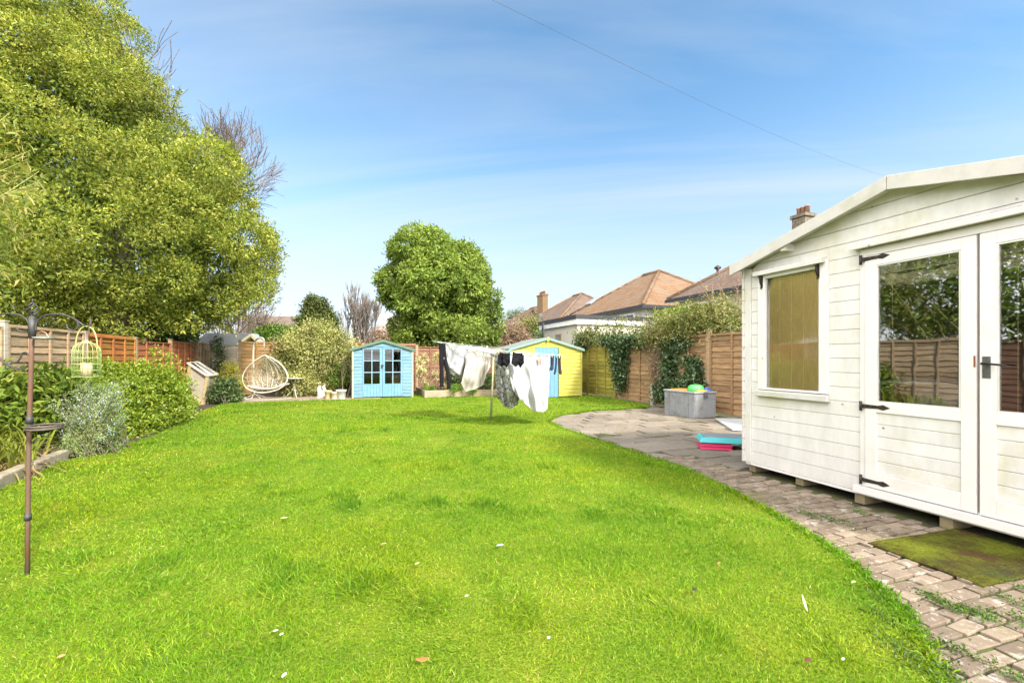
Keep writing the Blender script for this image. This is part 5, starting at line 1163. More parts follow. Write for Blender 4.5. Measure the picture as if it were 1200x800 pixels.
def trunk(parent, base, top, r0, r1, m=bark, name='trunk', limbs=(), n=8):
    mb = MB(); b = np.array(base, float); t = np.array(top, float); mid = (b + t) / 2 + np.array([0.06, -0.04, 0]) * np.linalg.norm(t - b) * 0.5
    mb.tube(curve([b, mid, t], 6), list(np.linspace(r0, r1, 13)), n)
    o = mb.build(name, m, parent)
    for k, (f, e, r) in enumerate(limbs):
        p = b + (t - b) * f; e = np.array(e, float); q = (p + e) / 2 + np.array([0, 0, 0.12 * np.linalg.norm(e - p)])
        l = MB(); l.tube(curve([p, q, e], 5), list(np.linspace(r, r * 0.35, 11)), 6); l.build('limb', m, parent)
    return o
def plant(name, ground, ells, m, label, cat, n, per, L, W, seed, part_name='foliage', group=None, stems=4, stem_r=0.012, stem_m=None, **kw):
    t = thing(name, ground, label, cat, group)
    foliage(part_name, m, t, ells, n, per, L, W, seed, **kw)
    if stems:
        g = np.random.default_rng(seed + 99); E = np.array(ells); mb = MB()
        for k in range(stems):
            e = E[k % len(E)]; top_ = e[:3] + g.normal(size=3) * e[3:6] * 0.3; b = np.array([ground[0], ground[1], ground[2]]) + np.array([g.normal() * 0.06, g.normal() * 0.06, -0.02])
            mb.tube(curve([b, (b + top_) / 2 + g.normal(size=3) * 0.04, top_], 4), list(np.linspace(stem_r, stem_r * 0.4, 9)), 5)
        mb.build('stem', stem_m or bark, t)
    return t

# the large evergreen on the left
oak_e = [EL(150, 275, 12, 158, 118, 3.2), EL(90, 175, 12.3, 132, 118, 3.0), EL(8, 70, 12.6, 150, 125, 3.2), EL(-90, 240, 12, 150, 150, 3.2), EL(238, 318, 12.2, 72, 66, 1.8), EL(185, 232, 12.4, 98, 92, 2.2), EL(60, 312, 11.0, 130, 62, 1.8), EL(195, 350, 11.8, 84, 38, 1.5), EL(-110, 90, 12.5, 150, 140, 3.0), EL(40, 366, 12.6, 150, 30, 1.5), EL(175, 378, 12.9, 75, 26, 1.0)]
oak_e = [(*e[:3], e[3] * 0.97, e[4] * 0.97, e[5] * 0.95) for e in oak_e]
og = np.array([-6.1, 14.3, 0.0])
ot = thing('evergreen_tree', og, 'very large dense evergreen tree towering over the left fence', 'tree')
foliage('crown', lf_oak, ot, clumps(oak_e, 400, 0.26, 0.80, 8, -0.15), 17500, 22, 0.090, 0.036, 101, fill=oak_e, cr=0.10, lump=0.15, keep=0.8, inner=0.55, up=0.5, spread=0.8)
trunk(ot, og, og + np.array([0.2, 0.2, 5.5]), 0.30, 0.14, limbs=[(0.4, oak_e[0][:3], 0.13), (0.55, oak_e[1][:3], 0.13), (0.45, oak_e[4][:3], 0.10), (0.7, oak_e[2][:3], 0.12), (0.4, oak_e[6][:3], 0.10)])
# ragged leading shoots along its outline
def shoots():
    g = np.random.default_rng(55); mb = MB(); Vs = []; 
    for px, py, dx, dy in ((160, 92, 4, -22), (181, 110, 3, -14), (222, 182, 8, -14), (262, 190, 8, -12), (295, 292, 20, -10), (305, 300, 12, 8), (112, 18, 8, -14), (134, 60, 8, -10), (290, 240, 10, -6), (240, 160, 6, -12), (283, 330, 22, -4), (262, 385, 14, 6), (205, 120, 6, -16)):
        a = D(px - dx * 0.5, py - dy * 0.5, 12.2); b = D(px + dx, py + dy, 12.2); mb.tube([a, (a + b) / 2, b], [0.012, 0.008, 0.004], 4)
        k = 46; t = g.uniform(0, 1, k); c = a + (b - a) * t[:, None] + g.normal(size=(k, 3)) * 0.05 * (1.15 - t[:, None])
        d = (b - a) / np.linalg.norm(b - a) * 0.6 + rand_unit(k, g); Vs.append(leaves(c, d, rand_unit(k, g), g.uniform(0.08, 0.13, k), g.uniform(0.03, 0.055, k)))
    mb.build('shoot', bark, ot); V = np.concatenate(Vs); link('shoot_leaves', leaf_mesh('shoot_leaves', V, g.uniform(0.2, 1, len(V) // 4)), lf_oak, ot)
shoots()
# ivy-clad stem below its crown, against the fence
iv = thing('ivy', (-4.45, 13.0, 0), 'dark ivy column climbing from the red fence up into the evergreen', 'ivy')
ive = [(*D(203, py, 12.6), rx, rx, rz) for py, rx, rz in ((385, 0.45, 0.5), (402, 0.32, 0.35), (415, 0.26, 0.3), (425, 0.16, 0.25))]
foliage('foliage', lf_ivy, iv, ive, 620, 10, 0.085, 0.07, 111, cr=0.08, inner=0.8)
ip = D(203, 425, 12.7); trunk(iv, (ip[0] - 0.1, ip[1], 0), D(202, 372, 12.7), 0.07, 0.05, bark, 'stem')

# bamboo in front of it
bg_ = np.array([-5.3, 5.6, 0.0])
bt_ = thing('bamboo', bg_, 'pale yellow green bamboo arching over the left fence before the evergreen', 'bamboo')
def bamboo():
    g = np.random.default_rng(61); mb = MB(); C = []; Dd = []
    for k in range(30):
        b = bg_ + np.array([g.normal() * 0.35, g.normal() * 0.7, 0]); px, py = g.uniform(-70, 50), g.uniform(130, 330); t = D(px, py, g.uniform(6.0, 7.6))
        m_ = (b + t) / 2 + np.array([-0.15, 0, 0.5]); c = curve([b, m_, t], 8); mb.tube(c, list(np.linspace(0.014, 0.003, len(c))), 5)
        for _ in range(110):
            i = int(g.uniform(0.35, 0.999) * (len(c) - 1)); p = c[i] + g.normal(size=3) * 0.15; C.append(p); dr = t - m_; dr = dr / np.linalg.norm(dr)
            Dd.append(dr * 0.25 + g.normal(size=3) * 0.55 + np.array([0.25, -0.1, -0.45]))
    mb.build('cane', simple('bamboo_cane', (0.36, 0.33, 0.10), 0.5, 0.2, 9, 0), bt_)
    C = np.array(C); n = len(C)
    V = leaves(C, np.array(Dd), rand_unit(n, g) + np.array([0, 0, 0.8]), g.uniform(0.14, 0.27, n), g.uniform(0.018, 0.032, n), 0.05, 0.15)
    link('leaves', leaf_mesh('leaves', V, g.uniform(0, 1, n)), lf_bamboo, bt_)
bamboo()

# more growth over the near end of the left fence (seen in the door glass)
plant('laurel', (-5.6, 5.2, 0), [(-5.7, 3.2, 2.6, 0.9, 1.5, 1.5), (-5.8, 5.4, 3.0, 1.0, 1.5, 1.7), (-5.7, 7.4, 2.9, 0.9, 1.1, 1.4), (-5.9, 1.2, 2.6, 0.9, 1.5, 1.5)], lf_bay, 'dark laurel bank over the near left fence, reflected in the door glass', 'shrub', 1500, 14, 0.14, 0.05, 145, cr=0.17, inner=0.8, lump=0.2)

# evergreen in the middle of the back fence
ctD = 18.5
ce = [EL(517, 350, ctD, 62, 66, 2.0), EL(505, 305, ctD, 42, 32, 1.4), EL(528, 385, ctD, 54, 28, 1.8), EL(476, 338, ctD, 25, 28, 0.9), EL(553, 365, ctD, 29, 32, 1.0), EL(537, 320, ctD, 30, 30, 1.1), EL(497, 383, ctD, 34, 27, 1.2), EL(482, 312, ctD, 22, 22, 0.8)]
ce = [(*e[:3], e[3] * 0.87, e[4] * 0.87, e[5] * 0.92) for e in ce]
cg_ = D(518, 460, ctD); cg_[2] = 0
ct = thing('evergreen_tree', cg_, 'rounded bright green evergreen tree behind the back fence, between the blue and yellow sheds', 'tree')
foliage('crown', lf_bay, ct, clumps(ce, 160, 0.28, 0.62, 17, 0.05), 3400, 22, 0.155, 0.072, 121, fill=ce, cr=0.10, lump=0.12, keep=0.8, inner=0.5, up=0.5)
trunk(ct, cg_, cg_ + np.array([0, 0, 3.0]), 0.16, 0.09, limbs=[(0.5, ce[1][:3], 0.07), (0.4, ce[3][:3], 0.06), (0.5, ce[4][:3], 0.06)])

# left border, from the camera side to the back
def at(px, py, d): return D(px, py, d)
plant('leafy_shrub', G(28, 530), [EL(28, 474, 6.2, 46, 30, 0.4), EL(66, 474, 6.4, 34, 34, 0.4), EL(-25, 475, 5.8, 42, 36, 0.4)], lf_mid, 'broad-leaved bright green shrub behind the bird feeding pole', 'shrub', 300, 12, 0.15, 0.045, 131, cr=0.10, inner=0.5)
sb = G(170, 505)
plant('spreading_shrub', (-3.75, 9.2, 0), [EL(165, 470, 8.3, 52, 42, 0.7), EL(130, 462, 7.9, 42, 34, 0.6), EL(190, 468, 8.8, 27, 24, 0.5), EL(150, 500, 7.6, 38, 24, 0.45), EL(182, 490, 8.5, 24, 18, 0.4), EL(132, 513, 7.1, 32, 15, 0.3), EL(163, 505, 7.7, 30, 15, 0.3), EL(200, 486, 9.0, 18, 12, 0.3), EL(112, 500, 7.0, 30, 26, 0.3), EL(118, 480, 7.2, 34, 30, 0.4)], lf_choisya, 'rounded yellow green shrub spilling from the border onto the lawn', 'shrub', 2400, 16, 0.062, 0.030, 132, cr=0.08, lump=0.22, inner=0.7, stems=8)
rm_ = thing('rosemary', G(108, 530), 'upright rosemary bush covered in pale blue flowers near the pole', 'shrub')
def rosemary():
    g = np.random.default_rng(71); b = G(106, 532); mb = MB(); C, Dr, FC = [], [], []
    for k in range(150):
        t = D(g.uniform(62, 148), 442 + 86 * g.uniform() ** 0.8, 6.3 + g.normal() * 0.28); bb = b + np.array([g.normal() * 0.14, g.normal() * 0.14, 0]); c = curve([bb, (bb + t) / 2 + np.array([0, 0, 0.06]), t], 10)
        mb.tube(c, list(np.linspace(0.008, 0.003, len(c))), 4)
        for i in range(2, len(c)):
            ax = c[i] - c[i - 1]; ax /= np.linalg.norm(ax)
            for _ in range(9): C.append(c[i] + g.normal(size=3) * 0.02); Dr.append(ax * 0.7 + g.normal(size=3) * 0.6)
            if i > 9 and g.uniform() < 0.5:
                for _ in range(5): FC.append(c[i] + g.normal(size=3) * 0.022)
    mb.build('stem', bark, rm_); n = len(C)
    link('foliage', leaf_mesh('foliage', leaves(np.array(C), np.array(Dr), rand_unit(n, g), g.uniform(0.035, 0.06, n), g.uniform(0.005, 0.008, n)), g.uniform(0, 1, n)), lf_rose, rm_)
    n = len(FC); link('flower', leaf_mesh('flower', leaves(np.array(FC), rand_unit(n, g), rand_unit(n, g), g.uniform(0.014, 0.024, n), g.uniform(0.010, 0.016, n)), g.uniform(0, 1, n)), fl_blue, rm_)
rosemary()
sl = thing('strap_leaved_plant', G(8, 552), 'clump of yellow strap leaves with brown dead ones over the edging stone', 'plant')
def straps():
    g = np.random.default_rng(81); V, Fq, T = [], [], []
    for k in range(560):
        b = G(g.uniform(-60, 56), g.uniform(530, 562)) + np.array([g.normal() * 0.06 - 0.12, g.normal() * 0.1, 0.03]); a = g.uniform(0, 2 * PI); dead = g.uniform() < 0.55; L = g.uniform(0.45, 1.0); out = np.array([math.cos(a), math.sin(a), 0])
        if dead: h, o_, L = 0.30, 0.62, L * 0.85
        else: h, o_ = 0.75, 0.40
        w_ = g.uniform(0.008, 0.017); sd_ = np.array([-out[1], out[0], 0]); i0 = len(V); tt = g.uniform(0.6, 1.0) if dead else g.uniform(0, 0.55)
        for i in range(6):
            t = i / 5; p = b + out * L * o_ * t ** 1.3 + np.array([0, 0, L * (h * t * 1.25 - (h * 0.8 if not dead else 0.42) * t ** 2.4)]); ww = w_ * (1 - t ** 2) + 0.0008
            V += [p - sd_ * ww, p + sd_ * ww]; T += [tt, tt]
        Fq += [(i0 + 2 * i, i0 + 2 * i + 1, i0 + 2 * i + 3, i0 + 2 * i + 2) for i in range(5)]
    link('leaves', np_mesh('leaves', V, Fq, T, True), lf_strap, sl)
straps()
plant('small_shrub', G(263, 474), [EL(264, 458, 12.5, 13, 12, 0.3), EL(258, 464, 12.4, 9, 7, 0.25), EL(271, 464, 12.5, 8, 7, 0.25)], lf_dark, 'small dark green rounded shrub between the cold frame and the egg chair', 'shrub', 420, 12, 0.075, 0.035, 133, cr=0.06, inner=0.7)
plant('flowering_shrub', G(279, 471), [EL(270, 438, 13.4, 7, 13, 0.2), EL(274, 452, 13.4, 6, 9, 0.2)], lf_yellow, 'narrow yellow flowering shrub standing left of the egg chair', 'shrub', 150, 12, 0.06, 0.03, 134, cr=0.09, inner=0.2)
plant('climber', D(255, 466, 13.6) * np.array([1, 1, 0]), [EL(255, 440, 13.6, 5, 9, 0.15), EL(257, 421, 13.6, 4.5, 14, 0.12), EL(254, 405, 13.6, 4, 9, 0.1)], lf_dark, 'thin climber trained up the pale back fence, left of the yellow shrub', 'climber', 140, 8, 0.06, 0.04, 135, cr=0.06, inner=0.2)
plant('variegated_shrub', D(365, 462, 15.0) * np.array([1, 1, 0]), [EL(365, 424, 15.0, 38, 34, 0.9), EL(343, 432, 14.9, 25, 24, 0.7), EL(390, 420, 15.0, 24, 26, 0.7), EL(372, 400, 15.1, 26, 20, 0.7), EL(362, 447, 14.8, 32, 17, 0.6)], lf_vari, 'large cream and green variegated shrub behind the bistro table', 'shrub', 2000, 15, 0.08, 0.036, 136, cr=0.12, inner=0.7, lump=0.28)
plant('young_plant', D(398, 455, 14.4) * np.array([1, 1, 0]), [EL(397, 441, 14.4, 10, 12, 0.25)], lf_hedge, 'small feathery green plant behind the three pots', 'plant', 130, 9, 0.07, 0.02, 137, cr=0.08, inner=0.1)
# thin stem in the pale grey pot, its twigs against the blue shed
th_ = thing('young_tree', G(402, 467.3) + np.array([0, 0, 0.2]), 'spindly leafless young tree rooted in the pale grey pot', 'young tree')
mb = MB(); g = np.random.default_rng(91); b = D(401.5, 460, 13.75); branch_tree(mb, b, (0.0, 0, 1), 0.55, 0.016, 3, g, 0.55, 0.2, 3, 0.75, 0.1); mb.build('branch', twig, th_)
mb = MB(); th2 = thing('bare_shrub', D(408, 467, 13.8) * np.array([1, 1, 0]), 'bare dark-stemmed shrub at the corner of the blue shed', 'shrub')
b = D(407.5, 467, 13.8); branch_tree(mb, b, (0.05, 0, 1), 0.6, 0.03, 3, g, 0.5, 0.25, 4, 0.7, 0.12); mb.build('branch', bark, th2)

# raised bed: hydrangea with old flower heads, low green plants
hy = thing('hydrangea', D(506, 460, 14.8) * np.array([1, 1, 0]) + np.array([0, 0, 0.19]), 'hydrangea with faded cream flower heads in the raised bed', 'shrub')
def hydr():
    g = np.random.default_rng(92); mb = MB(); b = D(507, 460, 14.9); Vs = []; Ts = []
    for k in range(34):
        t = D(g.uniform(490, 531), g.uniform(411, 452), 14.8 + g.normal() * 0.2); bb = np.array([b[0] + g.normal() * 0.2, b[1] + g.normal() * 0.12, 0.18]); mb.tube(curve([bb, (bb + t) / 2 + g.normal(size=3) * 0.04, t], 5), list(np.linspace(0.014, 0.006, 11)), 5)
        c = t + rand_unit(60, g) * 0.085; Vs.append(leaves(c, rand_unit(60, g), c - t, np.full(60, 0.06), np.full(60, 0.045))); Ts.append(np.clip(g.uniform(0, 1) * 0.6 + g.uniform(0, 0.4, 60), 0, 1))
    mb.build('stem', simple('pale_stem', (0.36, 0.24, 0.15), 0.8, 0.2, 9, 0), hy); link('flower_head', leaf_mesh('flower_head', np.concatenate(Vs), np.concatenate(Ts)), lf_hyd, hy)
hydr()
plant('low_shrub', D(536, 458, 14.9) * np.array([1, 1, 0]) + np.array([0, 0, 0.19]), [EL(536, 440, 15.0, 14, 13, 0.3), EL(560, 446, 15.0, 22, 10, 0.3)], lf_dark, 'low dark green shrub in the raised bed below the hanging sheets', 'shrub', 300, 11, 0.08, 0.04, 138, cr=0.08)
plant('low_plant', D(505, 460, 14.4) * np.array([1, 1, 0]) + np.array([0, 0, 0.19]), [EL(505, 456.5, 14.4, 9, 3, 0.15), EL(532, 456, 14.4, 14, 3.5, 0.15), EL(550, 456, 14.4, 10, 3, 0.15)], lf_hedge, 'low fresh green plants along the front of the raised bed', 'plant', 160, 10, 0.07, 0.03, 139, cr=0.05, stems=0, inner=0.1)

# behind the back fence
plant('conifer', D(370, 460, 21) * np.array([1, 1, 0]), [EL(371, 388, 21, 24, 20, 0.9), EL(366, 366, 21, 9, 15, 0.4), EL(377, 368, 21, 8, 13, 0.4), EL(386, 376, 21, 7, 11, 0.35), EL(371, 405, 21, 28, 18, 1.0), EL(366, 356, 21, 5, 8, 0.22), EL(377, 358, 21, 4.5, 8, 0.2), EL(366.5, 350, 21, 2.5, 4.5, 0.1)], lf_conifer, 'dull green conifer with pointed tips rising behind the variegated shrub', 'tree', 1300, 12, 0.14, 0.05, 141, 'crown', cr=0.11, inner=0.8, lump=0.1)
plant('green_hedge', D(322, 460, 19) * np.array([1, 1, 0]), [EL(322, 394, 19, 20, 10, 0.7), EL(338, 398, 19, 12, 11, 0.5), EL(306, 397, 19, 8, 8, 0.4), EL(322, 415, 19, 24, 20, 0.8)], lf_hedge, 'bright green clipped bush behind the pale back fence', 'shrub', 700, 12, 0.12, 0.06, 142, cr=0.10)
ivb = thing('ivy', D(328, 440, 16.6) * np.array([1, 1, 0]), 'dark ivy hanging over the back fence above the egg chair', 'ivy')
foliage('foliage', lf_ivy, ivb, [EL(329, 404, 15.6, 12, 9, 0.25), EL(325, 416, 15.6, 9, 12, 0.2), EL(338, 412, 15.7, 8, 8, 0.2)], 300, 10, 0.085, 0.07, 143, cr=0.06)
def bare(name, px, py, d, hpx, label, seed, lev=5, r=0.09, dirn=(0, 0, 1), spread=0.45, up=0.25, kids=3, shrink=0.72, m=None, group=None, cat='tree', multi=1):
    b = D(px, py, d); b[2] = 0 if py > 420 else b[2]; t = thing(name, b, label, cat, group); g = np.random.default_rng(seed); L = hpx * d / F * 0.34
    mb = MB()
    for k in range(multi):
        branch_tree(mb, b + np.array([g.normal() * 0.15 * (multi > 1), g.normal() * 0.15 * (multi > 1), 0]), np.array(dirn) + g.normal(size=3) * 0.12 * (multi > 1), L, r, lev, g, spread, up, kids, shrink, 0.10, None, d * 0.0005)
    mb.build('branch', m or twig, t); return t
bare('bare_tree', 419, 440, 24, 105, 'slender leafless tree with upright twigs behind the blue shed', 151, 5, 0.08, spread=0.34, up=0.45, multi=5, m=bark_grey)
bare('bare_tree', 215, 430, 17.5, 335, 'tall leafless tree half hidden behind the big evergreen', 152, 6, 0.17, (0.10, 0, 1), 0.5, 0.12, kids=4)
bare('bare_tree', 262, 430, 19, 175, 'leaning leafless tree right of the big evergreen with drooping twigs', 153, 5, 0.10, (0.35, 0, 1), 0.55, 0.08, m=bark_grey, kids=4)
bare('bare_tree', 296, 430, 22, 95, 'low grey leafless tree between the evergreen and the conifer', 154, 5, 0.06, (0.1, 0, 1), 0.6, 0.1, m=bark_grey, multi=2)
for i, (px, py, d, rx, ry, m, lab) in enumerate([(300, 392, 26, 16, 22, lf_brown, 'brown winter shrub behind the pale fence by the low far roof'), (440, 402, 27, 26, 16, lf_brown, 'pinkish brown winter hedge behind the blue shed'), (470, 400, 26, 20, 18, lf_brown, 'brown winter hedge left of the rounded evergreen'), (598, 396, 24, 22, 15, lf_brown, 'dull brown twiggy hedge right of the rounded evergreen'), (622, 388, 27, 19, 14, lf_clem, 'olive green hedge before the far house chimney'), (606, 374, 44, 16, 10, lf_conifer, 'far rounded evergreen bush left of the house with the chimney'), (640, 398, 25, 13, 12, lf_dark, 'dark green bush below the white flat-roofed extension')]):
    plant('winter_hedge' if m is lf_brown else 'distant_bush', D(px, 470, d) * np.array([1, 1, 0]), [EL(px, py, d, rx, ry, 0.9), EL(px + 4, py + 16, d, rx * 1.1, 18, 0.9)], m, lab, 'hedge' if m is lf_brown else 'bush', 650, 11, 0.15, 0.05, 160 + i, cr=0.16, inner=0.5, lump=0.2)
# far green backdrop so that no bare horizon shows between the gardens
def far_mass():
    g = np.random.default_rng(44); Vs = []; E = []
    for x in np.arange(-60, 70, 3.2):
        E.append((x, 62 + g.uniform(-4, 6), 0.9, 2.8, 2.0, 1.5 + g.uniform(0, 0.9)))
    o = foliage('far_hedges', lf_conifer, None, E, 2600, 9, 0.5, 0.22, 45, cr=0.4, inner=0.5, origin=(0, 62, 0)); tag(o, kind='stuff')
far_mass()

# climbers on the right fence and shrubs above it
def ivp(px, py, r_, rz, off=0.10):
    p = PU(px, py, UR - off); return (p[0], p[1], p[2], 0.11, r_, rz)
iva = thing('ivy', (UR - 0.1, 11.2, 0), 'dark ivy curtain hanging from the fence top nearer the yellow shed', 'ivy')
foliage('foliage', lf_ivy, iva, [ivp(723, 402, 0.45, 0.16), ivp(727, 418, 0.36, 0.32), ivp(728, 436, 0.26, 0.3), ivp(729, 448, 0.14, 0.22), ivp(745, 400, 0.6, 0.12), ivp(712, 398, 0.3, 0.12), ivp(760, 398, 0.4, 0.10)], 560, 9, 0.085, 0.065, 171, cr=0.085, inner=0.3)
ivc = thing('ivy', (UR - 0.1, 9.2, 0), 'trailing ivy in loops on the fence above the grey storage box', 'ivy')
foliage('foliage', lf_ivy, ivc, [ivp(785, 412, 0.22, 0.28), ivp(784, 430, 0.15, 0.26), ivp(786, 442, 0.12, 0.16), ivp(780, 455, 0.3, 0.16), ivp(797, 449, 0.32, 0.11), ivp(810, 441, 0.22, 0.10), ivp(815, 432, 0.08, 0.18), ivp(808, 423, 0.16, 0.06), ivp(777, 463, 0.2, 0.14), ivp(795, 402, 0.35, 0.10), ivp(818, 448, 0.08, 0.06)], 560, 8, 0.08, 0.06, 172, cr=0.085, inner=0.2)
vn = thing('climber', (UR - 0.12, 10.0, 0), 'tangled brown dry climber at the concrete spur of the right fence', 'climber')
def vine():
    g = np.random.default_rng(93); mb = MB()
    for k in range(46):
        P = [PU(771 + g.normal() * 3, 470, UR - 0.08), PU(770 + g.normal() * 4, 440, UR - 0.12 - abs(g.normal()) * 0.05), PU(769 + g.normal() * 6, 412, UR - 0.14 - abs(g.normal()) * 0.06), PU(768 + g.normal() * 14, 385 + g.normal() * 10, UR - 0.05)]
        mb.tube(curve(P, 5), list(np.linspace(0.010, 0.004, 16)), 4)
    mb.build('stem', simple('dry_vine', (0.24, 0.17, 0.12), 0.9, 0.3, 9, 0), vn)
    foliage('foliage', lf_brown, vn, [ivp(771, 425, 0.22, 0.55, 0.14), ivp(770, 398, 0.4, 0.22, 0.14)], 260, 8, 0.06, 0.025, 173, cr=0.07, inner=0)
vine()
def over(px, py, d, rx, ry, rd): return EL(px, py, d, rx, ry, rd)
plant('flowering_climber', (8.0, 9.3, 0), [over(800, 385, 11.2, 30, 17, 0.5), over(830, 380, 10.6, 30, 20, 0.5), over(855, 385, 10.2, 24, 18, 0.5), over(842, 365, 10.5, 22, 13, 0.4), over(778, 390, 11.6, 20, 15, 0.5), over(815, 395, 10.9, 40, 8, 0.4)], lf_clem, 'dense yellow green climber along the fence top next to the summerhouse', 'climber', 760, 11, 0.085, 0.03, 174, cr=0.15, inner=0.3, stems=14, stem_m=twig, lump=0.25)
plant('leafy_shrub', (8.4, 10.2, 0), [over(788, 376, 12.0, 16, 12, 0.5), over(808, 372, 12.0, 18, 12, 0.5), over(800, 388, 12.0, 26, 12, 0.5)], lf_mid, 'fresh green shrub rising behind the fence left of the bare twigs', 'shrub', 260, 12, 0.09, 0.04, 175, cr=0.10)
bm2 = plant('blossom_shrub', (8.3, 12.6, 0), [over(712, 386, 14.4, 22, 9, 0.5), over(745, 384, 13.8, 28, 10, 0.5), over(690, 392, 15.0, 12, 9, 0.4), over(725, 395, 14.2, 36, 7, 0.4)], lf_clem, 'airy shrub of pale leaves against the white extension wall', 'shrub', 210, 8, 0.09, 0.04, 176, cr=0.13, inner=0.1, stems=16, stem_m=twig, stem_r=0.010, lump=0.3)
plant('dark_bush', (8.2, 14.6, 0), [over(686, 400, 15.6, 9, 9, 0.4), over(694, 398, 15.4, 8, 8, 0.3)], lf_dark, 'small dark green bush at the roof corner of the yellow shed', 'bush', 170, 10, 0.09, 0.045, 177, cr=0.08)
tw = thing('bare_shrub', (8.3, 8.6, 0), 'thin bare twigs sticking up above the fence beside the summerhouse', 'shrub')
mb = MB(); g = np.random.default_rng(94)
for (px, py, qx, qy) in ((845, 385, 818, 322), (850, 385, 835, 330), (855, 385, 851, 318), (862, 385, 866, 322), (838, 380, 846, 345), (858, 380, 842, 312), (868, 380, 860, 330), (848, 380, 826, 345)):
    a, b = D(px, py, 10.4), D(qx, qy, 10.4); c = curve([a, (a + b) / 2 + g.normal(size=3) * 0.06, b], 6); mb.tube(c, list(np.linspace(0.009, 0.003, len(c))), 4)
    for _ in range(7):
        i = int(g.uniform(3, len(c) - 1)); mb.tube([c[i], c[i] + (b - a) * 0.08 + g.normal(size=3) * 0.13], [0.004, 0.002], 3)
        mb.ball(c[i] + g.normal(size=3) * 0.02, 0.014, 5, 4)
mb.build('branch', simple('red_brown_twig', (0.28, 0.17, 0.12), 0.8, 0.2, 9, 0), tw)
# ------------------------------------------------------------------ houses beyond the fences
def tile_mat(name, c0, c1, lichen, amt):
    t = NT(name)
    sp = t.n('ShaderNodeNewGeometry'); se = t.n('ShaderNodeSeparateXYZ'); t.l(sp.outputs['Position'], se.inputs[0])
    cb = t.n('ShaderNodeCombineXYZ'); t.l(t.math('ADD', se.outputs[0], se.outputs[1]), cb.inputs[0]); t.l(t.math('MULTIPLY', se.outputs[2], 1.8), cb.inputs[1])
    br = t.n('ShaderNodeTexBrick'); br.inputs['Scale'].default_value = 1.0; br.inputs['Brick Width'].default_value = 0.24; br.inputs['Row Height'].default_value = 0.20; br.inputs['Mortar Size'].default_value = 0.02
    br.inputs['Color1'].default_value = (*c0, 1); br.inputs['Color2'].default_value = (*c1, 1); br.inputs['Mortar'].default_value = (*sc(c0, 0.5), 1); t.l(cb.outputs[0], br.inputs['Vector'])
    col = t.mix(t.mr(t.noise(0.9, 6, 0.7), 0.42, 0.7, 0, amt), br.outputs['Color'], lichen)
    col = t.mix(t.mr(t.noise(4.5, 5, 0.7), 0.45, 0.75, 0, 0.4), col, sc(c0, 0.55))
    t.bsdf(col, 0.9, br.outputs['Fac'], -0.6, 0.02, spec=0.15); return t.m
tile_o = tile_mat('orange_clay_tiles', (0.185, 0.105, 0.058), (0.26, 0.163, 0.095), (0.17, 0.14, 0.11), 0.65)
tile_b = tile_mat('brown_clay_tiles', (0.13, 0.086, 0.062), (0.19, 0.13, 0.097), (0.15, 0.132, 0.108), 0.7)
render_w = simple('cream_render', (0.48, 0.46, 0.39), 0.9, 0.06, 3, 0.3, dirt=(0.45, 0.42, 0.34), dirt_amt=0.4)
render_d = simple('grey_pebbledash', (0.42, 0.38, 0.32), 0.95, 0.12, 20, 0.5)
white_tr = simple('white_fascia', (0.76, 0.76, 0.75), 0.5, 0.04, 5, 0)
black_tr = simple('black_gutter', (0.03, 0.031, 0.035), 0.5, 0.1, 5, 0)
brickm = tile_mat('chimney_brick', (0.15, 0.12, 0.09), (0.20, 0.165, 0.125), (0.20, 0.18, 0.12), 0.6)
pot_t = simple('terracotta', (0.30, 0.165, 0.11), 0.8, 0.15, 8, 0)
dark_glass = simple('dark_window_pane', (0.05, 0.06, 0.07), 0.08, 0.1, 3, 0, spec=0.8)
U0 = 11.7; HW = 7.0
def chimney(parent, u, v, z0, z1, w_=0.62, pots=3, along=True, m=None):
    c = part('chimney', m or brickm, parent, lambda mb: [mb.box(u - 0.24, u + 0.24, v - w_ / 2, v + w_ / 2, z0, z1 - 0.12), mb.box(u - 0.29, u + 0.29, v - w_ / 2 - 0.05, v + w_ / 2 + 0.05, z1 - 0.12, z1)])
    for k in range(pots):
        y = v + (k - (pots - 1) / 2) * w_ / max(pots, 1) * 0.95
        part('chimney_pot', pot_t, c, lambda mb: mb.lathe([(0, 0), (0.085, 0.0), (0.075, 0.24), (0.092, 0.25), (0.092, 0.29), (0.065, 0.29), (0.055, 0.1), (0, 0.1)], (u, y, z1), 12))
    return c
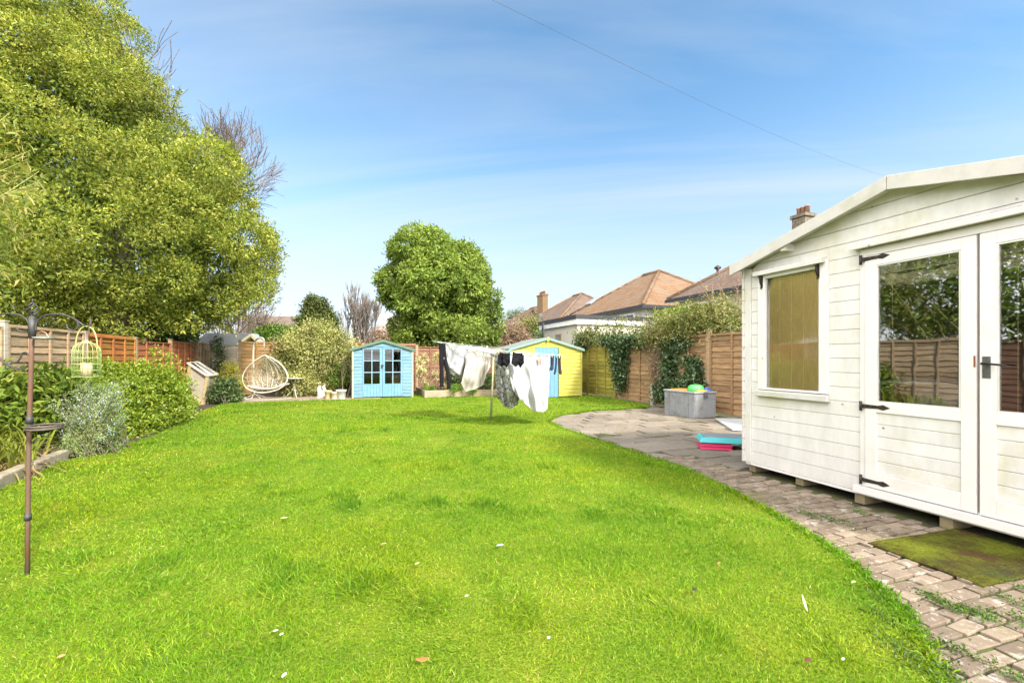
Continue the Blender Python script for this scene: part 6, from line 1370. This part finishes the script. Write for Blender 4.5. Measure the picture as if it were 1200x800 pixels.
def hip_house(va, vb, tile, wall, label, chim=None, eave=3.6, W=HW, rise=2.34, u0=U0, sky=None, back=True, small=False):
    hs_ = thing('house', (u0 + W / 2, (va + vb) / 2, 0), label, 'house', 'houses beyond the right fence')
    part('wall', wall, hs_, lambda mb: mb.box(u0 + 0.3, u0 + W - 0.3, va + 0.3, vb - 0.3, 0, eave - 0.05))
    uc = u0 + W / 2; ra, rb_ = va + W / 2, max(vb - W / 2, va + W / 2 + 0.4)
    P = [(u0, va, eave), (u0 + W, va, eave), (u0 + W, vb, eave), (u0, vb, eave), (uc, ra, eave + rise), (uc, rb_, eave + rise)]
    def rf(mb):
        Q = [np.array(p) for p in P]
        mb.add(Q, [(0, 1, 4), (1, 2, 5, 4), (2, 3, 5), (3, 0, 4, 5), (3, 2, 1, 0)])
    r = part('roof', tile, hs_, rf)
    def ridge(mb):
        for a, b in ((4, 5), (0, 4), (1, 4), (2, 5), (3, 5)):
            mb.tube([np.array(P[a]) + np.array([0, 0, 0.02]), np.array(P[b]) + np.array([0, 0, 0.02])], 0.085, 6)
    part('ridge_tiles', tile_o, r, ridge)
    part('gutter', black_tr, r, lambda mb: [mb.box(u0 - 0.06, u0 - 0.002, va - 0.06, vb + 0.06, eave - 0.12, eave + 0.01), mb.box(u0, u0 + W, va - 0.06, va - 0.002, eave - 0.12, eave + 0.01)])
    part('soffit', white_tr, r, lambda mb: [mb.box(u0 + 0.0, u0 + 0.299, va, vb, eave - 0.10, eave - 0.02), mb.box(u0 + 0.3, u0 + W, va, va + 0.299, eave - 0.10, eave - 0.02)])
    def window(v, z0, z1, w_):
        f = MB()
        for p in ((v, v + w_, z0, z0 + 0.07), (v, v + w_, z1 - 0.07, z1), (v, v + 0.07, z0 + 0.07, z1 - 0.07), (v + w_ - 0.07, v + w_, z0 + 0.07, z1 - 0.07), (v + w_ / 2 - 0.03, v + w_ / 2 + 0.03, z0 + 0.07, z1 - 0.07)): f.box(u0 + 0.22, u0 + 0.298, *p)
        f = f.build('window', white_tr, hs_)
        part('pane', dark_glass, f, lambda mb: mb.box(u0 + 0.27, u0 + 0.275, v + 0.07, v + w_ - 0.07, z0 + 0.07, z1 - 0.07))
    window(va + 1.0, 2.2, eave - 0.25, 1.4); window(vb - 2.4, 2.2, eave - 0.25, 1.4)
    f = MB(); f.box(u0 + 2.6, u0 + 4.2, va + 0.22, va + 0.298, 2.2, eave - 0.3); f = f.build('window', white_tr, hs_)
    part('pane', dark_glass, f, lambda mb: mb.box(u0 + 2.68, u0 + 4.12, va + 0.214, va + 0.219, 2.28, eave - 0.38))
    if chim: chimney(hs_, uc + chim[0], chim[1], chim[2], chim[3], chim[4], chim[5])
    if sky:
        pass
    return hs_, r
hD, rD = hip_house(6.6, 14.9, tile_b, render_d, 'nearest brown-roofed house, mostly hidden by the summerhouse, three pots on its chimney', (0, 11.8, 5.6, 6.45, 0.5, 3))
hC, rC = hip_house(16.5, 24.9, tile_o, render_w, 'house with a bright orange hipped roof end behind the white extension')
hB, rB = hip_house(25.3, 33.6, tile_b, render_w, 'smaller-looking hipped-roof house with a dark roof panel, left of the orange roof end')
hA, rA = hip_house(34.0, 42.4, tile_b, render_w, 'farthest brown-roofed house with a lichen-yellow brick chimney')
bch = simple('lichen_brick', (0.19, 0.14, 0.05), 0.9, 0.25, 3, 0.2, c2=(0.20, 0.11, 0.07))
chimney(hA, U0 + HW / 2 - 0.3, 35.4, 4.0, 6.75, 1.25, 4, m=bch)
part('roof_panel', black_tr, rB, lambda mb: mb.prism([(U0 + 4.3, 25.3 + 1.0, 3.6 + 0.67 + 0.06), (U0 + 5.6, 25.3 + 1.0, 3.6 + 0.67 + 0.06), (U0 + 5.1, 25.3 + 2.2, 3.6 + 1.47 + 0.06), (U0 + 4.1, 25.3 + 2.2, 3.6 + 1.47 + 0.06)], (0, -0.03, 0.045)))
part('roof_light', simple('pale_roof_window', (0.30, 0.33, 0.36), 0.2, 0.05, 4, 0), rC, lambda mb: mb.prism([(U0 + 1.2, 23.3, 3.6 + 0.80 + 0.06), (U0 + 1.2, 24.0, 3.6 + 0.8 + 0.06), (U0 + 2.0, 23.9, 3.6 + 1.34 + 0.06), (U0 + 2.0, 23.3, 3.6 + 1.34 + 0.06)], (-0.04, 0, 0.06)))
# flue on the near roof, aerial and dish on the far ones
fl_ = D(841, 330, 18.6)
part('flue', black_tr, rD, lambda mb: [mb.tube([fl_ - np.array([0, 0, 0.9]), fl_ + np.array([0, 0, 0.5])], 0.05, 8), mb.lathe([(0, 0.5), (0.05, 0.5), (0.14, 0.56), (0.14, 0.6), (0.03, 0.68), (0, 0.68)], fl_, 10)])
dsh = D(634, 371, 33)
part('satellite_dish', simple('grey_dish', (0.10, 0.095, 0.09), 0.6), rA, lambda mb: [mb.ball(dsh, (0.22, 0.06, 0.25), 14, 8), mb.tube([dsh, dsh + np.array([0.3, 0.2, -0.7])], 0.03, 6)])
aer = D(637, 380, 19.2)
# white flat-roofed extension
ex = thing('extension', (8.1, 15.7, 0), 'white single-storey flat-roofed extension with a black roof edge behind the right fence', 'extension')
xu0, xu1, xv0, xv1, xh = 8.1, 11.65, 15.7, 19.3, 2.62
part('wall', render_w, ex, lambda mb: mb.box(xu0, xu1, xv0, xv1, 0, xh))
part('fascia', white_tr, ex, lambda mb: [mb.box(xu0 - 0.10, xu0 - 0.001, xv0 - 0.1, xv1 + 0.1, xh - 0.02, xh + 0.19), mb.box(xu0, xu1 + 0.05, xv0 - 0.1, xv0 - 0.001, xh - 0.02, xh + 0.19)])
part('flat_roof', black_tr, ex, lambda mb: mb.box(xu0 - 0.14, xu1 + 0.05, xv0 - 0.14, xv1 + 0.14, xh + 0.191, xh + 0.35))
wv = MB(); wv.box(xu0 - 0.02, xu0 - 0.001, 17.2, 17.75, 1.55, 2.3); wv = wv.build('window', simple('brown_frame', (0.26, 0.17, 0.08), 0.7), ex); part('pane', dark_glass, wv, lambda mb: mb.box(xu0 - 0.026, xu0 - 0.0205, 17.27, 17.68, 1.62, 2.23))
pp = MB(); pp.tube([(xu0 - 0.15, 18.9, 1.2), (xu0 - 0.15, 18.9, 3.1)], 0.03, 6); pp.build('soil_pipe', black_tr, ex)
am = MB(); a0 = D(637, 404, 18.9); am.tube([a0, D(637, 378, 18.9)], 0.02, 6); 
for z in (380, 384, 388): am.tube([D(633, z, 18.9), D(641, z, 18.9)], 0.008, 4)
am.build('aerial', dgrey, ex)
# neighbours' shed roof, bungalow roof, tower block
ns = thing('garden_shed', D(292, 450, 18.6) * np.array([1, 1, 0]), 'neighbouring shed with a grey felt roof and brown gable behind the back fence', 'shed')
na, nb_, nap = D(283, 404, 18.0), D(303, 404, 18.0), D(296, 392.5, 18.0)
part('wall', f_brown, ns, lambda mb: mb.prism([na * np.array([1, 1, 0]), nb_ * np.array([1, 1, 0]), nb_, nap - np.array([0, 0, 0.06]), na], FWD * 1.8), tint=True)
LV = -RT * 1.9
part('roof', simple('grey_felt', (0.30, 0.32, 0.33), 0.9, 0.15, 6, 0.2), ns, lambda mb: [mb.prism([nap + np.array([0, 0, 0.03]), na - RT * 0.2 - np.array([0, 0, 0.05]), na - RT * 0.2 + LV - np.array([0, 0, 0.05]), nap + LV + np.array([0, 0, 0.03])], FWD * 0.0 + np.array([0, 0, 0.04])), mb.prism([nap + FWD * -0.1 + np.array([0, 0, 0.02]), nb_ + RT * 0.15 - FWD * 0.1, nb_ + RT * 0.15 + FWD * 1.9, nap + FWD * 1.9 + np.array([0, 0, 0.02])], (0, 0, 0.04))])
part('barge_board', cream_trim, ns, lambda mb: [mb.bar(nap - FWD * 0.13, nb_ + RT * 0.15 - FWD * 0.13, 0.03, 0.09), mb.bar(nap - FWD * 0.13, na - RT * 0.1 - FWD * 0.13, 0.03, 0.09)])
bd_ = 42.0; b0, b1 = D(296, 384, bd_), D(366, 384, bd_); rdz = D(300, 376.5, bd_ + 3)[2]
bn = thing('bungalow', ((b0 + b1) / 2) * np.array([1, 1, 0]), 'long low brown bungalow roof glimpsed above the pale back fence', 'bungalow')
part('wall', render_w, bn, lambda mb: mb.prism([b0 * np.array([1, 1, 0]), b1 * np.array([1, 1, 0]), b1, b0], FWD * 6))
c0, c1 = b0 - RT * 0.5 + FWD * -0.3, b1 + RT * 0.5 - FWD * 0.3; d0_, d1_ = c0 + FWD * 3.3, c1 + FWD * 3.3; d0_[2] = d1_[2] = rdz + 0.5
part('roof', tile_b, bn, lambda mb: mb.add([c0, c1, d1_, d0_, c0 + FWD * 6.6, c1 + FWD * 6.6], [(0, 1, 2, 3), (3, 2, 5, 4), (0, 3, 4), (1, 5, 2), (1, 0, 4, 5)]))
tD = 260.0; tb0, tb1 = D(443.5, 369, tD), D(460, 369, tD); tz = tb0[2]
tw_ = thing('tower_block', (tb0 + tb1) / 2 * np.array([1, 1, 0]), 'distant pinkish tower block above the roof of the blue shed', 'tower block')
part('wall', simple('pink_concrete', (0.50, 0.40, 0.36), 0.9, 0.06, 0.3, 0), tw_, lambda mb: mb.prism([tb0 * np.array([1, 1, 0]), tb1 * np.array([1, 1, 0]), tb1 + FWD * 0, tb0], FWD * 9))
nfl = 11
for k in range(nfl):
    z = tz - 1.6 - k * 2.6
    if z < 2: break
    part('window_band', simple('tower_glass', (0.30, 0.31, 0.33), 0.3), tw_, lambda mb: [mb.bar(tb0 + RT * (0.5 + 2.0 * j) - FWD * 0.05 - np.array([0, 0, tz - z]), tb0 + RT * (1.9 + 2.0 * j) - FWD * 0.05 - np.array([0, 0, tz - z]), 0.1, 1.2) for j in range(4)])
part('roof_housing', simple('grey_plant_room', (0.42, 0.38, 0.36), 0.9), tw_, lambda mb: mb.prism([tb0 + RT * 2.0 + FWD * 2 , tb0 + RT * 5.5 + FWD * 2, tb0 + RT * 5.5 + FWD * 2 + np.array([0, 0, 1.5]), tb0 + RT * 2.0 + FWD * 2 + np.array([0, 0, 1.5])], FWD * 4))

# overhead cable
cbm = MB(); k0, k1 = D(520, -28, 14), D(1035, 206, 46)
cbm.tube([k0 + (k1 - k0) * t - np.array([0, 0, 0.55 * math.sin(PI * t)]) for t in np.linspace(-0.4, 1, 24)], 0.007, 5)
tag(cbm.build('overhead_cable', simple('cable_grey', (0.09, 0.10, 0.12), 0.6), origin=k0), 'thin dark overhead cable slanting across the sky', 'cable')

# ------------------------------------------------------------------ small things on the lawn
def fallen(px, py, L, W, c, label, cat='leaf', ang=0.0, curl=0.3, upright=0.0, name='fallen_leaf', z=0.045):
    c0 = G(px, py, z); V, Fq = [], []; n = 8; L *= 0.85; W *= 0.8
    d = np.array([math.cos(ang), math.sin(ang), 0]); s_ = np.array([-d[1], d[0], 0])
    for i in range(n + 1):
        t = i / n; w_ = W * math.sin(PI * min(max(t, 0.04), 0.97)) ** 0.7 / 2
        p = c0 + d * (t - 0.5) * L * (1 - upright * 0.7) + np.array([0, 0, L * upright * t + curl * L * (t - 0.5) ** 2])
        V += [p - s_ * w_ + np.array([0, 0, w_ * 0.5]), p, p + s_ * w_ + np.array([0, 0, w_ * 0.5])]
    for i in range(n): Fq += [(3 * i, 3 * i + 1, 3 * i + 4, 3 * i + 3), (3 * i + 1, 3 * i + 2, 3 * i + 5, 3 * i + 4)]
    o = link(name, np_mesh(name, V, Fq, smooth=True), simple(name + '_colour', c, 0.6, 0.2, 60, 0), None, c0)
    m_ = o.modifiers.new('thickness', 'SOLIDIFY'); m_.thickness = 0.0012; tag(o, label, cat)
fallen(943, 714, 0.105, 0.014, (0.46, 0.38, 0.25), 'long pale dry leaf standing up in the grass by the paving', ang=1.1, upright=0.6)
fallen(1000, 682, 0.055, 0.022, (0.30, 0.38, 0.13), 'pale green leaf lying at the lawn edge close to the bricks', ang=0.3)
fallen(947, 774, 0.045, 0.028, (0.12, 0.05, 0.03), 'dark brown leaf in the grass nearest the path corner', ang=0.2)
fallen(988, 772, 0.03, 0.014, (0.5, 0.46, 0.42), 'white petal right of the dark brown leaf', 'petal', 0.4, name='fallen_petal')
fallen(586, 639, 0.062, 0.032, (0.40, 0.48, 0.56), 'pale blue scrap of plastic in the middle of the lawn', 'litter', 0.1, 0.2, name='plastic_scrap')
fallen(495, 774, 0.062, 0.034, (0.36, 0.16, 0.05), 'orange brown curled leaf at the front of the lawn', ang=-0.2, curl=0.8)
fallen(323, 739, 0.026, 0.018, (0.55, 0.52, 0.50), 'white petal in the grass, larger of a close pair', 'petal', 0.3, name='fallen_petal')
fallen(330, 743, 0.022, 0.018, (0.55, 0.52, 0.50), 'white petal in the grass, smaller of a close pair', 'petal', 0.9, name='fallen_petal')
fallen(333, 791, 0.035, 0.02, (0.42, 0.4, 0.4), 'greyish white petal by the bottom of the picture below the petal pair', 'petal', 1.2, name='fallen_petal')
fallen(72, 769, 0.03, 0.026, (0.50, 0.26, 0.12), 'small orange leaf in the front left of the lawn', ang=0.5)
fallen(333, 607, 0.06, 0.03, (0.62, 0.46, 0.28), 'tan leaf on the lawn in front of the border', ang=0.1)
fallen(450, 637, 0.05, 0.02, (0.45, 0.32, 0.14), 'thin brown leaf left of the blue plastic scrap', ang=0.2)
fallen(489, 660, 0.04, 0.015, (0.60, 0.50, 0.32), 'small straw coloured leaf below the blue plastic scrap', ang=0.5)
fallen(842, 660, 0.045, 0.02, (0.42, 0.16, 0.06), 'rust coloured leaf on the yellowish patch of lawn', ang=0.6)
fallen(814, 691, 0.04, 0.03, (0.05, 0.04, 0.025), 'blackish leaf below the yellowish patch of lawn', ang=0.7)
fallen(547, 698, 0.022, 0.02, (0.55, 0.53, 0.5), 'round white petal alone in the middle of the front lawn', 'petal', 0.2, name='fallen_petal')
fallen(643, 747, 0.024, 0.018, (0.55, 0.53, 0.48), 'white petal near the front, right of the orange brown leaf', 'petal', 0.8, name='fallen_petal')
